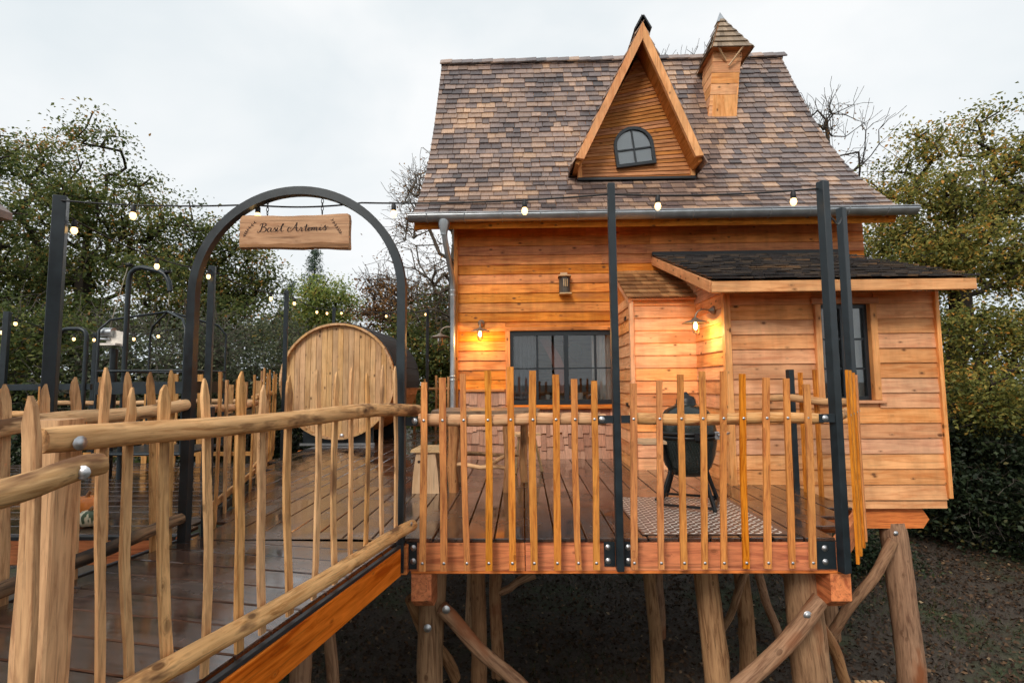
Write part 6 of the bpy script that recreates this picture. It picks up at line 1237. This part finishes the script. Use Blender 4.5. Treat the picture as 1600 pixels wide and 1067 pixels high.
# pine behind
def pine(label, px, py, Y, seed):
    rg = np.random.default_rng(seed); tp = T(px, py, Y); base = V(tp[0], Y, gz_(tp[0], Y)); t_ = thing('pine_tree', label, 'tree', base); MB().tube([base, base+(tp-base)*0.5, tp], [0.2, 0.13, 0.02], 8).build('trunk', M_['bark'], t_)
    Pn = []
    for z in np.arange(base[2]+2.5, tp[2], 0.16):
        k = (tp[2]-z)/(tp[2]-base[2]); L_ = 0.25+2.3*k
        for _ in range(4):
            a = rg.uniform(0, 6.28); 
            for s in np.linspace(0.15, 1, max(3, int(L_*7))): Pn.append(np.repeat([[tp[0]+math.cos(a)*L_*s, Y+math.sin(a)*L_*s, z+0.25*s*L_*0.4]], 9, 0)+rg.normal(size=(9, 3))*0.10)
    Pn = np.concatenate(Pn); me = fast_quads('crown', leaf_quads(Pn, 0.20, rg, 0.1, 0.22)-base, len(Pn), rg.random(len(Pn))); link('crown', me, M_['needle'], t_, base)
pine('dark conifer tip rising behind the yellow green tree', 492, 392, 30, 21)
pine('small dark conifer half hidden left of the yellow green tree', 455, 440, 32, 22)
# shrubs and hedge
def shrub(label, px, py, Y, rad, n, nl, ls, mat, seed, group='shrubs under the trees', twigs=1, name='shrub', bark='grey_twig', light=0.5):
    c = T(px, py, Y); tree(name, label, (c[0], Y, gz_(c[0], Y)), c, rad, n, nl, ls, mat, 0.07, seed, group, 'shrub', 0.34, 0.4, 6, twigs, bark, light=light)
shrub('grey green twiggy thicket behind the hoist and lift basket', 250, 570, 12.5, (2.6, 1.2, 1.5), 150, 45, 0.10, 'grey_leaf', 31, twigs=5)
shrub('dark green thicket at the far left edge behind the platform', 30, 560, 12.5, (2.2, 1.3, 1.7), 140, 70, 0.11, 'oak_leaf', 32, twigs=2, light=0.4)
shrub('grey green thicket left of the barrel sauna', 400, 580, 15.5, (2.4, 1.3, 1.7), 160, 60, 0.11, 'grey_leaf', 33, twigs=4)
shrub('dark leafy thicket low behind the bridge railing', 140, 650, 13.0, (3.4, 1.2, 1.6), 170, 70, 0.12, 'dark_leaf', 34)
shrub('dark undergrowth low behind the terrace left railing', 380, 680, 16.5, (3.2, 1.2, 1.7), 170, 70, 0.13, 'dark_leaf', 35)
shrub('green undergrowth between sauna and house', 690, 620, 17, (1.8, 1.2, 1.8), 120, 70, 0.12, 'oak_leaf', 36, light=0.4)
shrub('dark evergreen thicket right of the annex', 1530, 740, 13.5, (2.1, 1.6, 1.9), 200, 85, 0.11, 'dark_leaf', 37)
shrub('dark evergreen thicket behind the annex stilt', 1430, 800, 15.5, (2.4, 1.4, 2.0), 190, 80, 0.12, 'dark_leaf', 38)
shrub('dark bush at the right picture edge', 1650, 780, 12.5, (1.9, 1.5, 1.8), 150, 80, 0.11, 'dark_leaf', 39)
shrub('low dark bush under the right end of the house', 1330, 870, 12.5, (1.4, 0.8, 0.8), 90, 70, 0.10, 'dark_leaf', 40)
# far wood that closes the horizon
rg = np.random.default_rng(77); Pn = []
for ang in np.linspace(-75, 75, 210):
    a = math.radians(ang+rg.uniform(-1, 1)); D_q = rg.uniform(27, 36); x, y = D_q*math.sin(a), D_q*math.cos(a); hgt = rg.uniform(3.5, 6.0); n = 260
    Pn.append(V(x, y, gz_(x, y)+hgt*0.5)+rg.normal(size=(n, 3))*V(0.9, 0.9, hgt*0.28))
Pn = np.concatenate(Pn); o = link('far_wood', fast_quads('far_wood', leaf_quads(Pn, 0.30, rg), len(Pn), np.clip(rg.beta(1.5, 3, len(Pn)), 0, 1)), M_['oak_leaf'], None, (0, 0, 0)); o['kind'] = 'stuff'; o['label'] = 'mass of woodland closing the view behind the nearer trees'; o['category'] = 'wood'
# leaf litter and grass on the forest floor
n = 42000; xs_ = rg.uniform(-4, 12, n); ys_ = 4.5+rg.random(n)**1.3*13; P_ = np.stack([xs_, ys_, ground_z(xs_, ys_)+rg.uniform(0.01, 0.05, n)], 1)
o = link('leaf_litter', fast_quads('leaf_litter', leaf_quads(P_, 0.075, rg, 1.2, 0.6), n, rg.beta(1.3, 2.2, n)), M_['litter'], None, (0, 0, 0)); o['kind'] = 'stuff'; o['label'] = 'fallen brown leaves scattered over the ground'; o['category'] = 'leaf litter'
n = 22000; xs_ = rg.uniform(-5, 10, n); ys_ = rg.uniform(4.2, 14, n); k = (np.sin(xs_*1.1+0.5)+np.cos(ys_*0.9+xs_*0.4)+rg.normal(size=n)*0.5) > 0.75; xs_, ys_ = xs_[k], ys_[k]; n = len(xs_)
bz = ground_z(xs_, ys_); h = rg.uniform(0.05, 0.13, n); a = rg.uniform(0, 6.28, n); dx, dy = np.cos(a)*0.006, np.sin(a)*0.006; lx, ly = rg.normal(size=n)*0.04, rg.normal(size=n)*0.04
v = np.empty((n, 4, 3)); v[:, 0] = np.stack([xs_-dx, ys_-dy, bz-0.01], 1); v[:, 1] = np.stack([xs_+dx, ys_+dy, bz-0.01], 1); v[:, 2] = np.stack([xs_+lx+dx*0.2, ys_+ly+dy*0.2, bz+h], 1); v[:, 3] = np.stack([xs_+lx-dx*0.2, ys_+ly-dy*0.2, bz+h], 1)
o = link('grass', fast_quads('grass', v.reshape(-1, 3), n, rg.random(n)), M_['grass_blade'], None, (0, 0, 0)); o['kind'] = 'stuff'; o['label'] = 'thin patches of grass under the deck'; o['category'] = 'grass'
